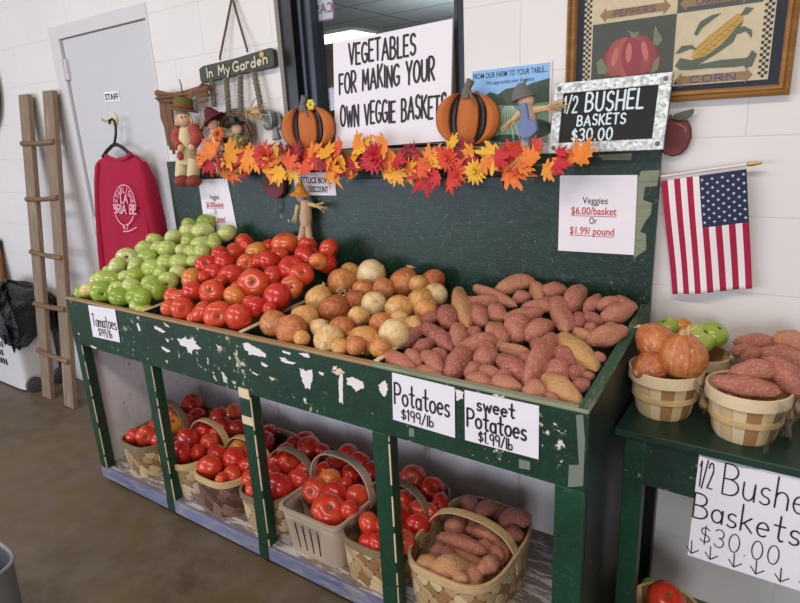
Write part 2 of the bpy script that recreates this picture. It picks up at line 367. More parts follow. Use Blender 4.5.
# ------------------------------------------------------------------ lettering (single-stroke hand lettering)
def arc(cx, cy, rx, ry, a0, a1, n=9):
    return [(cx+rx*math.cos(math.radians(a0+(a1-a0)*i/(n-1))), cy+ry*math.sin(math.radians(a0+(a1-a0)*i/(n-1)))) for i in range(n)]
G = {
 'A': (.8, [[(0, 0), (.4, 1), (.8, 0)], [(.12, .35), (.68, .35)]]),
 'B': (.65, [[(0, 0), (0, 1)], [(0, 1)]+arc(.25, .76, .32, .24, 90, -90)+[(0, .52)], [(0, .52)]+arc(.27, .26, .38, .26, 90, -90)+[(0, 0)]]),
 'C': (.7, [arc(.4, .5, .4, .5, 50, 310, 14)]),
 'D': (.7, [[(0, 0), (0, 1)], [(0, 1)]+arc(.2, .5, .5, .5, 90, -90, 12)+[(0, 0)]]),
 'E': (.55, [[(.55, 1), (0, 1), (0, 0), (.55, 0)], [(0, .52), (.45, .52)]]),
 'F': (.55, [[(.55, 1), (0, 1), (0, 0)], [(0, .52), (.45, .52)]]),
 'G': (.7, [arc(.4, .5, .4, .5, 50, 270, 12)+[(.7, .12), (.7, .42), (.42, .42)]]),
 'H': (.65, [[(0, 0), (0, 1)], [(.65, 0), (.65, 1)], [(0, .5), (.65, .5)]]),
 'I': (.1, [[(.05, 0), (.05, 1)]]),
 'K': (.65, [[(0, 0), (0, 1)], [(.6, 1), (0, .45)], [(.15, .58), (.65, 0)]]),
 'L': (.5, [[(0, 1), (0, 0), (.5, 0)]]),
 'M': (.85, [[(0, 0), (.08, 1), (.42, .3), (.77, 1), (.85, 0)]]),
 'N': (.65, [[(0, 0), (0, 1), (.65, 0), (.65, 1)]]),
 'O': (.75, [arc(.375, .5, .375, .5, 90, 450, 18)]),
 'P': (.6, [[(0, 0), (0, 1)], [(0, 1)]+arc(.27, .73, .33, .27, 90, -90)+[(0, .46)]]),
 'R': (.65, [[(0, 0), (0, 1)], [(0, 1)]+arc(.27, .73, .33, .27, 90, -90)+[(0, .46)], [(.2, .46), (.65, 0)]]),
 'S': (.6, [arc(.32, .75, .27, .25, 30, 270, 9)+arc(.3, .25, .3, .25, 90, -150, 9)]),
 'T': (.65, [[(0, 1), (.65, 1)], [(.325, 1), (.325, 0)]]),
 'U': (.65, [[(0, 1), (0, .35)]+arc(.325, .33, .325, .33, 180, 360, 10)+[(.65, 1)]]),
 'V': (.7, [[(0, 1), (.35, 0), (.7, 1)]]),
 'W': (.95, [[(0, 1), (.24, 0), (.48, .75), (.72, 0), (.95, 1)]]),
 'Y': (.7, [[(0, 1), (.35, .48), (.7, 1)], [(.35, .48), (.35, 0)]]),
 '0': (.6, [arc(.3, .5, .3, .5, 90, 450, 18)]),
 '1': (.2, [[(.0, .8), (.15, 1), (.15, 0)]]),
 '2': (.55, [arc(.27, .73, .27, .27, 170, -30, 9)+[(0, 0), (.58, 0)]]),
 '3': (.55, [arc(.25, .75, .27, .25, 150, -90, 9)+arc(.25, .26, .3, .26, 90, -150, 9)]),
 '4': (.55, [[(.1, 1), (0, .4), (.55, .4)], [(.45, 1), (.4, 0)]]),
 '6': (.55, [[(.45, 1), (.1, .5)]+arc(.28, .28, .27, .28, 150, 510, 14)]),
 '7': (.55, [[(0, 1), (.55, 1), (.2, 0)]]),
 '9': (.55, [arc(.27, .72, .25, .27, 0, 360, 14)+[(.52, .72), (.48, 0)]]),
 '$': (.6, [arc(.32, .68, .26, .2, 30, 270, 9)+arc(.3, .29, .3, .2, 90, -150, 9), [(.31, 1), (.31, -.05)]]),
 '.': (.12, [[(.05, .0), (.07, .03)]]), '/': (.45, [[(0, -.05), (.45, 1.05)]]),
 'a': (.5, [arc(.24, .26, .24, .26, 20, 380, 12), [(.48, .52), (.48, 0)]]),
 'b': (.5, [[(0, 1), (0, 0)], arc(.24, .26, .24, .26, 180, 540, 12)]),
 'e': (.5, [[(.03, .28), (.48, .3)]+arc(.25, .27, .24, .27, 10, 310, 12)]),
 'h': (.48, [[(0, 1), (0, 0)], [(0, .3)]+arc(.24, .3, .24, .24, 180, 0, 8)+[(.48, 0)]]),
 'k': (.48, [[(0, 1), (0, 0)], [(.42, .55), (0, .22)], [(.12, .32), (.48, 0)]]),
 'l': (.1, [[(.05, 1), (.05, 0)]]),
 'm': (.75, [[(0, .52), (0, 0)], [(0, .32)]+arc(.19, .3, .19, .22, 180, 0, 7)+[(.38, 0)], [(.38, .32)]+arc(.56, .3, .18, .22, 180, 0, 7)+[(.75, 0)]]),
 'n': (.45, [[(0, .52), (0, 0)], [(0, .3)]+arc(.22, .3, .22, .22, 180, 0, 7)+[(.45, 0)]]),
 'y': (.5, [[(0, .55), (.25, .05)], [(.5, .55), (.1, -.35)]]), 'd': (.5, [arc(.24, .26, .24, .26, 0, 360, 12), [(.49, 1), (.49, 0)]]), 'r': (.35, [[(0, .55), (0, 0)], [(0, .3)]+arc(.2, .32, .2, .2, 180, 50, 6)]), 'i': (.1, [[(.05, .5), (.05, 0)], [(.05, .72), (.06, .75)]]),
 'o': (.52, [arc(.26, .27, .26, .27, 90, 450, 14)]),
 's': (.42, [arc(.22, .4, .18, .14, 40, 270, 8)+arc(.2, .13, .2, .13, 90, -150, 8)]),
 't': (.45, [[(.22, .95), (.22, .12), (.32, 0), (.42, .04)], [(0, .58), (.44, .58)]]),
 'u': (.48, [[(0, .55), (0, .22)]+arc(.22, .22, .22, .22, 180, 360, 8)+[(.46, .55), (.47, 0)]]),
 'w': (.68, [[(0, .55), (.17, 0), (.34, .45), (.51, 0), (.68, .55)]]),
 ' ': (.45, []),
}
def layout(txt, gap=.22, jit=.0):
    x = 0; out = []
    for ch in txt:
        w, st = G[ch]; j = random.uniform(-jit, jit); k = 1+random.uniform(-jit, jit)
        for p in st: out.append([(x+q[0], q[1]*k+j) for q in p])
        x += w+gap
    return out, x-gap
class Face:                                   # a flat rectangle in the place: origin at its top-left corner, s to the side, t down
    def __init__(s, tl, tr, bl):
        s.o = np.asarray(tl, float); s.ex = np.asarray(tr, float)-s.o; s.ey = np.asarray(bl, float)-s.o
        s.n = np.cross(s.ey, s.ex); s.n /= np.linalg.norm(s.n)
        if s.n[1] > 0: s.n = -s.n
    def at(s, a, b, h=0.): return s.o+s.ex*a+s.ey*b+s.n*h
    def sheet(s, th=.001, a0=0, a1=1, b0=0, b1=1, h=0.):
        m = MB(); m.prism([s.at(a0, b0, h), s.at(a1, b0, h), s.at(a1, b1, h), s.at(a0, b1, h)], s.n*-th); return m
    def strokes(s, m, polys, w, h=.0012):
        W = np.linalg.norm(s.ex); H = np.linalg.norm(s.ey)
        for poly in polys:
            q = [np.array([p[0]*W, p[1]*H]) for p in poly]
            for i, a in enumerate(q):
                for_n = 7; s.k = getattr(s, 'k', 0)+1; hh = h; h2 = h+(s.k % 16)*1.2e-5
                m.add([s.at((a[0]+w/2*math.cos(2*PI*k/for_n))/W, (a[1]+w/2*math.sin(2*PI*k/for_n))/H, h2) for k in range(for_n)], [tuple(range(for_n))])
                if i+1 < len(q):
                    b = q[i+1]; d = b-a; L = np.linalg.norm(d)
                    if L < 1e-9: continue
                    nn = np.array([-d[1], d[0]])/L*w/2
                    m.add([s.at(p[0]/W, p[1]/H, h2+6e-6) for p in (a+nn, a-nn, b-nn, b+nn)], [(0, 1, 2, 3)])
    def text(s, m, txt, a0, a1, t0, t1, w, gap=.22, jit=.03, h=.0012, slope=0.):
        polys, W = layout(txt, gap, jit)
        s.strokes(m, [[(a0+(a1-a0)*p[0]/W, t1+(t0-t1)*p[1]+slope*(p[0]/W)) for p in q] for q in polys], w, h)
    def poly(s, m, pts, h): m.add([s.at(a, b, h) for a, b in pts], [tuple(range(len(pts)))])
def typeset(face, txt, a0, a1, t0, t1, mat, parent, h=.0012, bold=0.):
    cu = bpy.data.curves.new('t', 'FONT'); cu.body = txt; cu.resolution_u = 3; cu.offset = bold
    o = bpy.data.objects.new('t', cu); C.objects.link(o); dg = bpy.context.evaluated_depsgraph_get(); dg.update()
    me = bpy.data.meshes.new_from_object(o.evaluated_get(dg)); vs = [tuple(v.co) for v in me.vertices]; fs = [tuple(p.vertices) for p in me.polygons]
    bpy.data.objects.remove(o); bpy.data.curves.remove(cu); bpy.data.meshes.remove(me)
    xs = [v[0] for v in vs]; x0, x1 = min(xs), max(xs)
    return [face.at(a0+(a1-a0)*(v[0]-x0)/(x1-x0), t1+(t0-t1)*v[1]/.72, h) for v in vs], fs

exec_parts = []
# ------------------------------------------------------------------ room
m = MB()
X0, X1, ZT = -8., 3.2, 3.2
WX0, WX1, WZ0, WZ1 = -1.6, -.797, 1.40, 2.35
DX0, DX1, DZ1 = -3.245, -2.383, 2.082
for a in ((X0, DX0, 0, ZT), (DX0, DX1, DZ1, ZT), (DX1, WX0, 0, ZT), (WX0, WX1, 0, WZ0), (WX0, WX1, WZ1, ZT), (WX1, X1, 0, ZT)):
    m.box(a[0], a[1], 0, .2, a[2], a[3])
struct(m.build('wall_back', M['wall'], loc=(0, 0, 0), smooth=False))
m = MB(); m.box(X0, X1, -7, .2, -.1, 0); struct(m.build('floor', M['floor'], loc=(0, 0, 0)))
m = MB(); m.box(X0-.2, X0, -7, .2, 0, ZT); struct(m.build('wall_left', M['wall'], loc=(X0, 0, 0)))
t = NT('ceiling_tiles'); v = t.geo(); br = t.n('ShaderNodeTexBrick'); t.l(v, br.inputs[0]); br.offset = 0
for k, q in (('Scale', 1), ('Mortar Size', .012), ('Brick Width', 1.2), ('Row Height', .6)): br.inputs[k].default_value = q
br.inputs['Color1'].default_value = lin('#c3cdd0'); br.inputs['Color2'].default_value = lin('#bbc5c8'); br.inputs['Mortar'].default_value = lin('#6a7275')
M['tiles'] = t.set(br.outputs[0], .8)
# the office seen through the window
m = MB(); m.box(-6, 2, .2, 5.2, 2.62, 2.7); struct(m.build('ceiling_office', M['tiles'], loc=(0, 0, 2.62)))
m = MB(); m.box(-6, 2, 5.0, 5.2, 0, 2.62); struct(m.build('wall_office', m_wood('office_panelling', '#8a6546', '#7a5639', '#9a7553', 'z', .5), loc=(0, 5, 0)))
m = MB(); m.box(-6.1, -6, .2, 5.2, 0, 2.62); struct(m.build('wall_office_side', flat('#9aa0a2', .8), loc=(-6, 1, 0)))
m = MB(); m.box(-6, 2, .2, 5.2, -.1, 0); struct(m.build('floor_office', flat('#6d665e', .8), loc=(0, 2, -.1)))
tl = thing('ceiling_light', 'long white fluorescent ceiling light seen through the office window', 'ceiling light', (-2.5, 3.6, 2.62))
a, b, c_, d = P(302, 47.5, z=2.6), P(376, 34, z=2.6), P(352, 30, z=2.6), P(296, 40, z=2.6)
m = MB(); m.prism([a, b, c_, d], (0, 0, -.012))
t = NT('lit_diffuser'); t.set('#ffffff', .5); t.b.inputs['Emission Color'].default_value = lin('#eef6f4'); t.b.inputs['Emission Strength'].default_value = 3.2
m.build('diffuser', t.m, tl)
m = MB(); m.prism([a+(0, 0, .0), b, c_, d], (0, 0, .02)); m.build('housing', M['white'], tl)
# door
st = bpy.data.objects.new('door_1', None); C.objects.link(st); st.location = (-2.79, 0, 0); struct(st)
m = MB(); m.box(DX0+.095, DX1-.018, .012, .06, .006, 2.017); M['door'] = flat('#cbcaca', .45, 0, .02, 3); m.build('door_leaf', M['door'], st, bevel=.003)
m = MB()
m.box(DX0, DX0+.09, -.003, .12, 0, DZ1); m.box(DX1-.015, DX1, -.003, .12, 0, DZ1); m.box(DX0+.09, DX1-.015, -.003, .12, 2.02, DZ1)
M['trimw'] = flat('#d3d0d0', .45, 0, .02, 3); m.build('door_frame', M['trimw'], st)
for zz in (1.82, 1.0, .25):
    m = MB(); m.box(DX0+.07, DX0+.115, -.004, .013, zz, zz+.1); m.tube([(DX0+.092, -.006, zz), (DX0+.092, -.006, zz+.1)], .007); m.build('hinge', M['trimw'], st)
# window
st = bpy.data.objects.new('window_1', None); C.objects.link(st); st.location = (-1.2, .05, WZ0); struct(st)
m = MB(); m.box(WX0, -1.535, .02, .14, WZ0, WZ1); m.box(WX1-.035, WX1, .02, .14, WZ0, WZ1); m.box(WX0, WX1, .02, .14, WZ1-.05, WZ1); m.box(WX0, WX1, .03, .14, WZ0, WZ0+.03)
m.build('window_frame', M['frameblk'], st, bevel=.003)
m = MB(); m.box(-1.535, -1.465, .05, .12, WZ0+.03, WZ1-.05); m.box(-1.515, -1.5, .035, .05, WZ0+.03, WZ1-.05); m.box(WX1-.062, WX1-.035, .05, .12, WZ0+.03, WZ1-.05)
m.build('window_sash', M['frameblue'], st, bevel=.003)
m = MB(); m.box(-1.465, WX1-.062, .085, .089, WZ0+.03, WZ1-.05); m.build('window_pane', M['glass'], st)
# paper taped to the far side of the glass, seen from behind
fc = Face(P(306, -14, y=.095), P(332, -20, y=.095), P(309, 24, y=.095)); fc.ex = P(332, -20, y=.095)-fc.o
pa = tag(fc.sheet(.001).build('paper_notice', flat('#c3d0dc', .6, 0, .02)), 'pale paper notice behind the office window, its lettering seen in reverse', 'sign')
m = MB(); fc.text(m, 'CASH', .93, .1, .55, .78, .005, h=.002); m.build('lettering', flat('#8a4a62', .6), pa)
m = MB()
for a0, a1, b0, b1 in ((0, 1, .96, 1), (.95, 1, 0, 1), (0, .05, 0, 1)): m.add([fc.at(a0, b0, .0015), fc.at(a1, b0, .0015), fc.at(a1, b1, .0015), fc.at(a0, b1, .0015)], [(0, 1, 2, 3)])
m.build('border', flat('#8a4a62', .6), pa)

# ------------------------------------------------------------------ produce stand
SX0, SX1, YF, YB = -2.378, -.19, -.6, -.03
stand = thing('produce_stand', 'long dark green wooden produce stand with chipped paint and open lower shelf', 'produce stand', (-1.285, -.31, 0))
m = MB(); m.box(SX0, SX1, YF, YF+.02, .672, .868); m.build('front_board', M['front'], stand, bevel=.002)
m = MB(); m.box(SX0, -.775, YF-.001, YF+.021, .868, .877); m.build('front_lip', M['rail'], stand, bevel=.002)
m = MB(); m.box(-.775, SX1, YF-.001, YF+.021, .868, .877); m.build('front_lip', m_wood('pale_green_lip', '#76805f', '#93957a', '#4c6a50', 'x'), stand, bevel=.002)
m = MB(); m.box(SX0+.015, SX1-.002, YB, YB+.018, .66, 1.392); m.build('back_board', M['board'], stand)
m = MB(); m.box(SX0+.02, SX1-.02, YB, YB+.015, .075, .66); m.build('back_panel', M['panel'], stand)
prof = [(YF+.02, .07), (YF+.02, .868), (YB, .955), (YB, .07)]
m = MB(); m.prism([(SX1-.022, y, z) for y, z in prof], (.022, 0, 0)); m.build('side_panel', M['side'], stand)
m = MB(); m.prism([(SX0, y, z) for y, z in prof], (.02, 0, 0)); m.build('side_panel', M['panel'], stand)
for x in (SX0-.002, SX1-.026):
    m = MB(); m.prism([(x, YF+.002, .869), (x, YF+.002, .877), (x, YB-.001, .963), (x, YB-.001, .955)], (.028, 0, 0)); m.build('side_cap', M['railgreen'], stand, bevel=.002)
for x in (-1.868, -1.328, -.783):
    m = MB(); m.prism([(x, YF+.02, .74), (x, YF+.02, .874), (x, YB, .915), (x, YB, .80)], (.014, 0, 0)); m.build('divider', M['board'], stand)
    m = MB(); m.prism([(x-.001, YF+.021, .875), (x-.001, YF+.021, .879), (x-.001, YB, .92), (x-.001, YB, .916)], (.016, 0, 0)); m.build('divider_edge', M['rimpale'], stand)
# bins: x0, x1, height of the heap's middle layer at the front and at the back
BINS = {'grn': (-2.358, -1.868, .905, 1.10), 'red': (-1.854, -1.328, .90, 1.055), 'onion': (-1.314, -.783, .893, .980), 'spud': (-.769, -.215, .868, .988)}
for k, (x0, x1, zf, zb) in BINS.items():
    m = MB(); dz = {'grn': .075, 'red': .075, 'onion': .08, 'spud': .065}[k]
    m.prism([(x0+.001, YF+.022, zf-dz-.01), (x0+.001, YB-.001, zb-dz), (x0+.001, YB-.001, zb-dz-.014), (x0+.001, YF+.022, zf-dz-.024)], (x1-x0-.002, 0, 0))
    m.build('bin_floor', M['board'], stand)
for x, w in ((-2.378, .052), (-1.888, .056), (-1.345, .056), (-.792, .06), (-.262, .07)):
    m = MB(); m.box(x, x+w, YF+.001 if w > .06 else YF+.001, YF+.042, .078 if x < -.3 and x > -2.3 else .024, .672)
    m.build('post', M['post'], stand, bevel=.003)
    if x < -.3:
        m = MB(); zz = .08
        while zz < .66:
            L_ = rs.uniform(.03, .14); m.box(x+w-.0035*rs.uniform(.6, 1.2), x+w+.0004, YF+.0004, YF+.004, zz, min(zz+L_, .668)); zz += L_+rs.uniform(.005, .04)
        m.build('bare_edge', M['rimpale'], stand, smooth=False)
m = MB()
m.box(SX0+.004, SX1-.004, YF+.016, YB, .052, .076); m.build('base_shelf', M['shelf'], stand, bevel=.002)
m = MB(); m.box(SX0, SX1-.07, YF, YF+.016, .022, .077); m.build('kick_board', M['blue'], stand, bevel=.003)
for x in (-2.3, -1.3, -.3):
    for y in (-.5, -.12):
        m = MB(); m.box(x-.04, x+.04, y-.04, y+.04, 0, .053); m.build('foot', M['side'], stand)
for x in (-1.345, -1.888, -.792):
    m = MB(); m.box(x+.002, x+.05, YF-.0012, YF+.004, .024, .079); m.build('post_foot', M['post'], stand)
m = MB(); m.box(-1.343, -1.293, YF-.0006, YF+.001, .652, .688); m.build('wood_patch', M['rimpale'], stand)
m = MB(); m.box(-1.343, -1.292, YF-.0006, YF+.002, .555, .585); m.build('wood_patch', M['rimpale'], stand)
# remains of torn-off notices and paint loss on the front board (outlines in the photograph's frame, put on the board's face)
SCR = [[(177, 338), (185, 336), (187, 339), (194, 338), (198, 344), (202, 350), (193, 350), (192, 355), (188, 354), (187, 348), (181, 346), (178, 343)],
       [(299, 368), (312, 370), (313, 376), (311, 390), (306, 390), (302, 384)], [(341, 372), (343, 374), (343, 407), (339, 403), (338, 380)],
       [(241, 343), (247, 342), (253, 346), (261, 349), (268, 355), (266, 358), (256, 356), (249, 355), (245, 350)], [(279, 357), (284, 357), (288, 361), (296, 363), (294, 365), (284, 363), (280, 361)],
       [(281, 350), (291, 353), (290, 355), (283, 353)], [(298, 353), (308, 353), (310, 358), (304, 357)], [(260, 361), (269, 366), (267, 368), (261, 365)], [(318, 371), (324, 373), (323, 376), (319, 374)],
       [(136, 323), (138, 323), (141, 331), (139, 332)], [(153, 325), (160, 328), (166, 332), (164, 334), (155, 329)], [(165, 338), (169, 340), (168, 343)], [(161, 346), (171, 351), (168, 353), (162, 349)], [(90, 345), (97, 348), (95, 349), (91, 347)],
       [(216, 344), (220, 348), (218, 349)], [(346, 378), (352, 376), (365, 382), (364, 388), (356, 392), (351, 386), (346, 384)], [(333, 366), (337, 366), (336, 371), (332, 371)], [(378, 385), (384, 380), (388, 383), (388, 391), (385, 398), (380, 394)],
       [(455, 389), (464, 391), (463, 399), (456, 402)]]
TAN = [[(163, 322), (168, 325), (170, 328), (165, 326)], [(241, 369), (245, 371), (243, 372)], [(251, 371), (259, 375), (257, 376), (252, 373)], [(268, 376), (276, 379), (272, 381)], [(330, 370), (340, 368), (345, 373), (337, 376)], [(165, 360), (168, 361), (167, 364)]]
for nm, L, mt in (('paper_remnant', SCR, M['white']), ('bare_wood_chip', TAN, M['rimpale'])):
    for q in L:
        c_ = np.mean(q, axis=0); q2 = []
        for k in range(len(q)):
            a_, b_ = np.array(q[k]), np.array(q[(k+1) % len(q)]); ns = max(1, int(np.linalg.norm(b_-a_)/1.6))
            for i in range(ns):
                w_ = a_+(b_-a_)*i/ns; q2.append(tuple(c_+(w_-c_)*(.9+rs.uniform(-.16, .12))))
        m = MB(); m.prism([P(u, v, y=YF-.0015) for u, v in q2], (0, .002, 0)); m.build(nm, mt, stand, smooth=False)
# tape over the front corner
t = NT('clear_tape'); t.b.inputs['Alpha'].default_value = .4; tapem = t.set('#b9c4b4', .25)
m = MB(); m.prism([P(u, v, y=YF-.001) for u, v in ((576, 415), (583, 415), (585, 440), (583, 486), (568, 487), (569, 465), (579, 465))], (0, .001, 0)); m.build('tape', tapem, stand)
for q in ([(409, 428), (414, 429), (414, 437), (409, 436)], [(519, 459), (530, 462), (530, 470), (519, 468)]):
    m = MB(); m.prism([P(u, v, y=YF-.001) for u, v in q], (0, .001, 0)); m.build('tape', tapem, stand)
RES = [[(641, 171), (660, 170), (659, 176), (657, 186), (645, 187), (643, 200), (652, 203), (651, 214), (645, 222), (640, 232), (646, 234), (646, 250), (634, 258), (630, 200)], [(598, 155), (632, 153), (631, 160), (603, 160)]]
for q in RES:
    m = MB(); m.prism([P(u, v, y=YB-.0006) for u, v in q], (0, .0008, 0)); m.build('bare_patch', m_wood('bare_patch', '#6e7860', '#868d72', '#4c5b48', 'x', 2.), stand)
# ledge on top of the back board
m = MB(); m.box(-1.64, -.56, -.085, .019, 1.392, 1.421); m.build('ledge', M['oldwood'], stand, bevel=.002)
m = MB(); m.prism([P(352, 179, y=-.05), P(503, 177, y=-.05), P(503, 186, y=-.05), P(352, 186.5, y=-.05)], (0, .019, 0)); m.build('slate_batten', flat('#4b5560', .6, 0, .1, 20), stand)

# ------------------------------------------------------------------ produce meshes
def mesh_of(o): me = o.data; bpy.data.objects.remove(o); return me
def tomato_mesh(seed, mt, squash=.84):
    r = np.random.RandomState(seed); lob = r.randint(4, 7); ph = r.rand()*6; am = r.uniform(.015, .05); ex = r.uniform(-.06, .06)
    n, k = 22, 15; vs = []
    for i in range(1, k):
        th = PI*i/k
        for j in range(n):
            a = 2*PI*j/n; top = max(0, math.cos(th))
            rad = 1+am*math.cos(lob*a+ph)*math.sin(th)*(.35+.9*top)+ex*math.cos(a*2+ph)
            z = math.cos(th)*squash-.2*math.exp(-(th/.32)**2)-(-.06)*math.exp(-((PI-th)/.25)**2)
            vs.append((rad*math.sin(th)*math.cos(a), rad*math.sin(th)*math.sin(a), z))
    vs += [(0, 0, squash-.21), (0, 0, -squash+.05)]; T = (k-1)*n
    fs = [(i*n+j, (i+1)*n+j, (i+1)*n+(j+1) % n, i*n+(j+1) % n) for i in range(k-2) for j in range(n)]
    fs += [(T, j, (j+1) % n) for j in range(n)]+[(T+1, (k-2)*n+(j+1) % n, (k-2)*n+j) for j in range(n)]
    m = MB(); m.add(vs, fs); return mesh_of(m.build('tomato', mt, local=True, angle=180))
def scar_mesh(mt, squash=.84):
    m = MB(); z = squash-.185
    vs = [(0, 0, z+.03)]; n = 10
    for i in range(n): r = .2 if i % 2 == 0 else .1; vs.append((r*math.cos(2*PI*i/n), r*math.sin(2*PI*i/n), z+.012+.5*r*r))
    m.add(vs, [(0, 1+i, 1+(i+1) % n) for i in range(n)]); m.ell((0, 0, z+.03), (.06, .06, .05), 8, 6)
    return mesh_of(m.build('stem_scar', mt, local=True))
RED = [tomato_mesh(i, M['red'], .82+.03*(i % 3)) for i in range(6)]; GRN = [tomato_mesh(20+i, M['grn'], .84) for i in range(5)]
SCR_R, SCR_G = scar_mesh(M['scar']), scar_mesh(M['scar2'])
def onion_mesh(seed):
    r = np.random.RandomState(seed); sq = r.uniform(.86, 1.0); prof = []
    for i in range(19):
        th = PI*(1-i/18); rad = math.sin(th)**.9 if 0 < i < 18 else 0; z = math.cos(th)*sq
        if z > .72*sq: z += (z-.72*sq)*.9
        prof.append((max(rad, .06), z))
    m = MB(); m.lathe(prof, n=26); k = r.uniform(.01, .03); ph = r.rand()*6
    m.v = [(x*(1+k*math.sin(3*math.atan2(y, x)+ph)), y*(1+k*math.sin(2*math.atan2(y, x))), z) for x, y, z in m.v]
    return mesh_of(m.build('onion', M['onion'], local=True, angle=180)), max(p[1] for p in prof), sq
ONI = [onion_mesh(i) for i in range(4)]
def tuft_mesh(zt):
    m = MB(); r = np.random.RandomState(3)
    for i in range(7):
        a = r.rand()*6.28; q = r.uniform(.1, .28)
        m.tube([(.05*math.cos(a), .05*math.sin(a), -.12), (.08*math.cos(a), .08*math.sin(a), .06), (q*math.cos(a), q*math.sin(a), r.uniform(.12, .3))], [.06, .045, .012], 5)
    m.tube([(0, 0, -.2), (0, 0, 0), (.03, 0, .14)], [.13, .075, .05], 8)
    return mesh_of(m.build('dry_neck', M['papery'], local=True))
def root_mesh():
    m = MB(); r = np.random.RandomState(4)
    m.ell((0, 0, -.0), (.16, .16, .06), 10, 6)
    for i in range(9):
        a = r.rand()*6.28; q = r.uniform(.1, .3)
        m.tube([(0, 0, -.02), (.5*q*math.cos(a), .5*q*math.sin(a), -.09), (q*math.cos(a), q*math.sin(a), -.08)], [.025, .02, .01], 4)
    return mesh_of(m.build('root_tuft', M['straw'], local=True))
NECK, ROOT = tuft_mesh(1), root_mesh()
def spud_mesh(seed, bend=None, fat=None):
    r = np.random.RandomState(seed); N, n = 13, 14; vs = []
    bend = r.uniform(.0, .16) if bend is None else bend; ta, tb = r.uniform(.5, 1.1), r.uniform(.8, 1.7); ph = r.rand(6)*6
    for i in range(N):
        t = i/(N-1); x = t-.5
        e = (1-(2*t-1)**2); rad = .54*max(e, 0)**(.36)*(1-.16*max(0, .5-t)*ta*2)*(1-.2*max(0, t-.5)*tb*2)
        rad *= 1+.07*math.sin(5*t+ph[0])+.04*math.sin(11*t+ph[1]); rad = max(rad, .02)
        cz = bend*(1-4*x*x)-bend*.5; cy = .08*math.sin(4*t+ph[2])
        for j in range(n):
            a = 2*PI*j/n; q = rad*(1+.07*math.cos(2*a+ph[3])+.05*math.cos(3*a+ph[4]+4*t))
            vs.append((x, cy+q*math.cos(a), cz*1.0/1.0+q*math.sin(a)))
    vs = [(x, y, z) for x, y, z in vs]
    fs = [(i*n+j, i*n+(j+1) % n, (i+1)*n+(j+1) % n, (i+1)*n+j) for i in range(N-1) for j in range(n)]+[tuple(range(n-1, -1, -1)), tuple(range((N-1)*n, N*n))]
    m = MB(); m.add(vs, fs); return mesh_of(m.build('sweet_potato', M['spud'], local=True, angle=180))
SPUD = [spud_mesh(i) for i in range(10)]; SPUDB = [spud_mesh(50, .55), spud_mesh(51, -.5)]
m = MB(); m.lathe([(.5, 0), (.52, .04), (.4, .09), (.05, .1)], n=14); CUT = mesh_of(m.build('cut_end', M['cut'], local=True))

def rot_to(axis, roll=0.):
    z = Vector(axis).normalized(); q = z.to_track_quat('Z', 'Y'); return (q.to_matrix() @ Matrix.Rotation(roll, 3, 'Z'))
def put(name, me, X, R, S):
    o = bpy.data.objects.new(name, me); C.objects.link(o)
    o.matrix_world = Matrix.Translation(Vector(X)) @ R.to_4x4() @ Matrix.Diagonal((*S, 1)); return o
def child(par, name, me, M4):
    o = bpy.data.objects.new(name, me); C.objects.link(o); o.parent = par; o.matrix_local = M4; return o

def settle(items, lim, it=160, slack=.88):
    """items: dicts with 'X' (centre), 'sph' list of (offset, radius). Moves touching neighbours apart, mostly along the line of sight."""
    X = np.array([i['X'] for i in items]); X0 = X.copy(); own = []; off = []; rad = []
    for k, i in enumerate(items):
        for o, r in i['sph']: own.append(k); off.append(o); rad.append(r)
    own = np.array(own); off = np.array(off); rad = np.array(rad)
    D = X-CAM; D /= np.linalg.norm(D, axis=1)[:, None]
    for step in range(it):
        Q = X[own]+off; d = Q[:, None]-Q[None]; L = np.linalg.norm(d, axis=2)+1e-9; mn = (rad[:, None]+rad[None])*slack
        ov = np.where((own[:, None] != own[None]) & (L < mn), mn-L, 0)
        g = (d/L[..., None]*(ov*.5)[..., None])
        G_ = np.zeros_like(X); np.add.at(G_, own, g.sum(1))
        al = (G_*D).sum(1)[:, None]*D
        X += .45*(al*1.25+(G_-al)*.35)+(X0-X)*.03
        if lim is not None:
            (xa, xb, ya, yb) = lim
            for k, i in enumerate(items):
                R = i['R']; X[k, 0] = min(max(X[k, 0], xa+R[0]), xb-R[0]); X[k, 1] = min(max(X[k, 1], ya+R[1]), yb-R[1])
    return X
def on_plane(u, v, zf, zb, lift=0.):
    s = (zb-zf)/(-.08+.54); D = ray(u, v)                     # heap plane z = zf + s*(y+.54)
    t = (zf+lift+s*(CAM[1]+.54)-CAM[2])/(D[2]-s*D[1]); return CAM+t*D
def rows(items, X, nrow, word, ref, extra):
    """labels by row (front to back) and by place in the row, counted from a neighbour"""
    ys = X[:, 1]; order = np.argsort(ys); n = len(order); lab = [None]*n
    names = ['front', 'second', 'third', 'fourth', 'back'] if nrow == 5 else (['front', 'second', 'third', 'fourth', 'fifth', 'back'] if nrow == 6 else ['front', 'middle', 'back'])
    for q in range(nrow):
        idx = order[q*n//nrow:(q+1)*n//nrow]; idx = idx[np.argsort(X[idx, 0])]
        for k, i in enumerate(idx): lab[i] = f'{word(items[i])}, {ORD[k]} from {ref} in the {names[q]} row of {extra}'
    return lab
def rand_R(): return Euler((rs.rand()*6.28, rs.rand()*6.28, rs.rand()*6.28)).to_matrix()
def round_items(L, zf, zb, dflt):
    it = []
    for q in L:
        u, v, r = q[:3]; tint = q[3] if len(q) > 3 else dflt(); sc = q[4] if len(q) > 4 else None
        X = on_plane(u, v, zf, zb); R = px(X, r); it.append(dict(X=X, sph=[(np.zeros(3), R)], R=(R, R), r=R, tint=float(min(max(tint, 0), 1)), scar=sc, u=u, v=v))
    return it
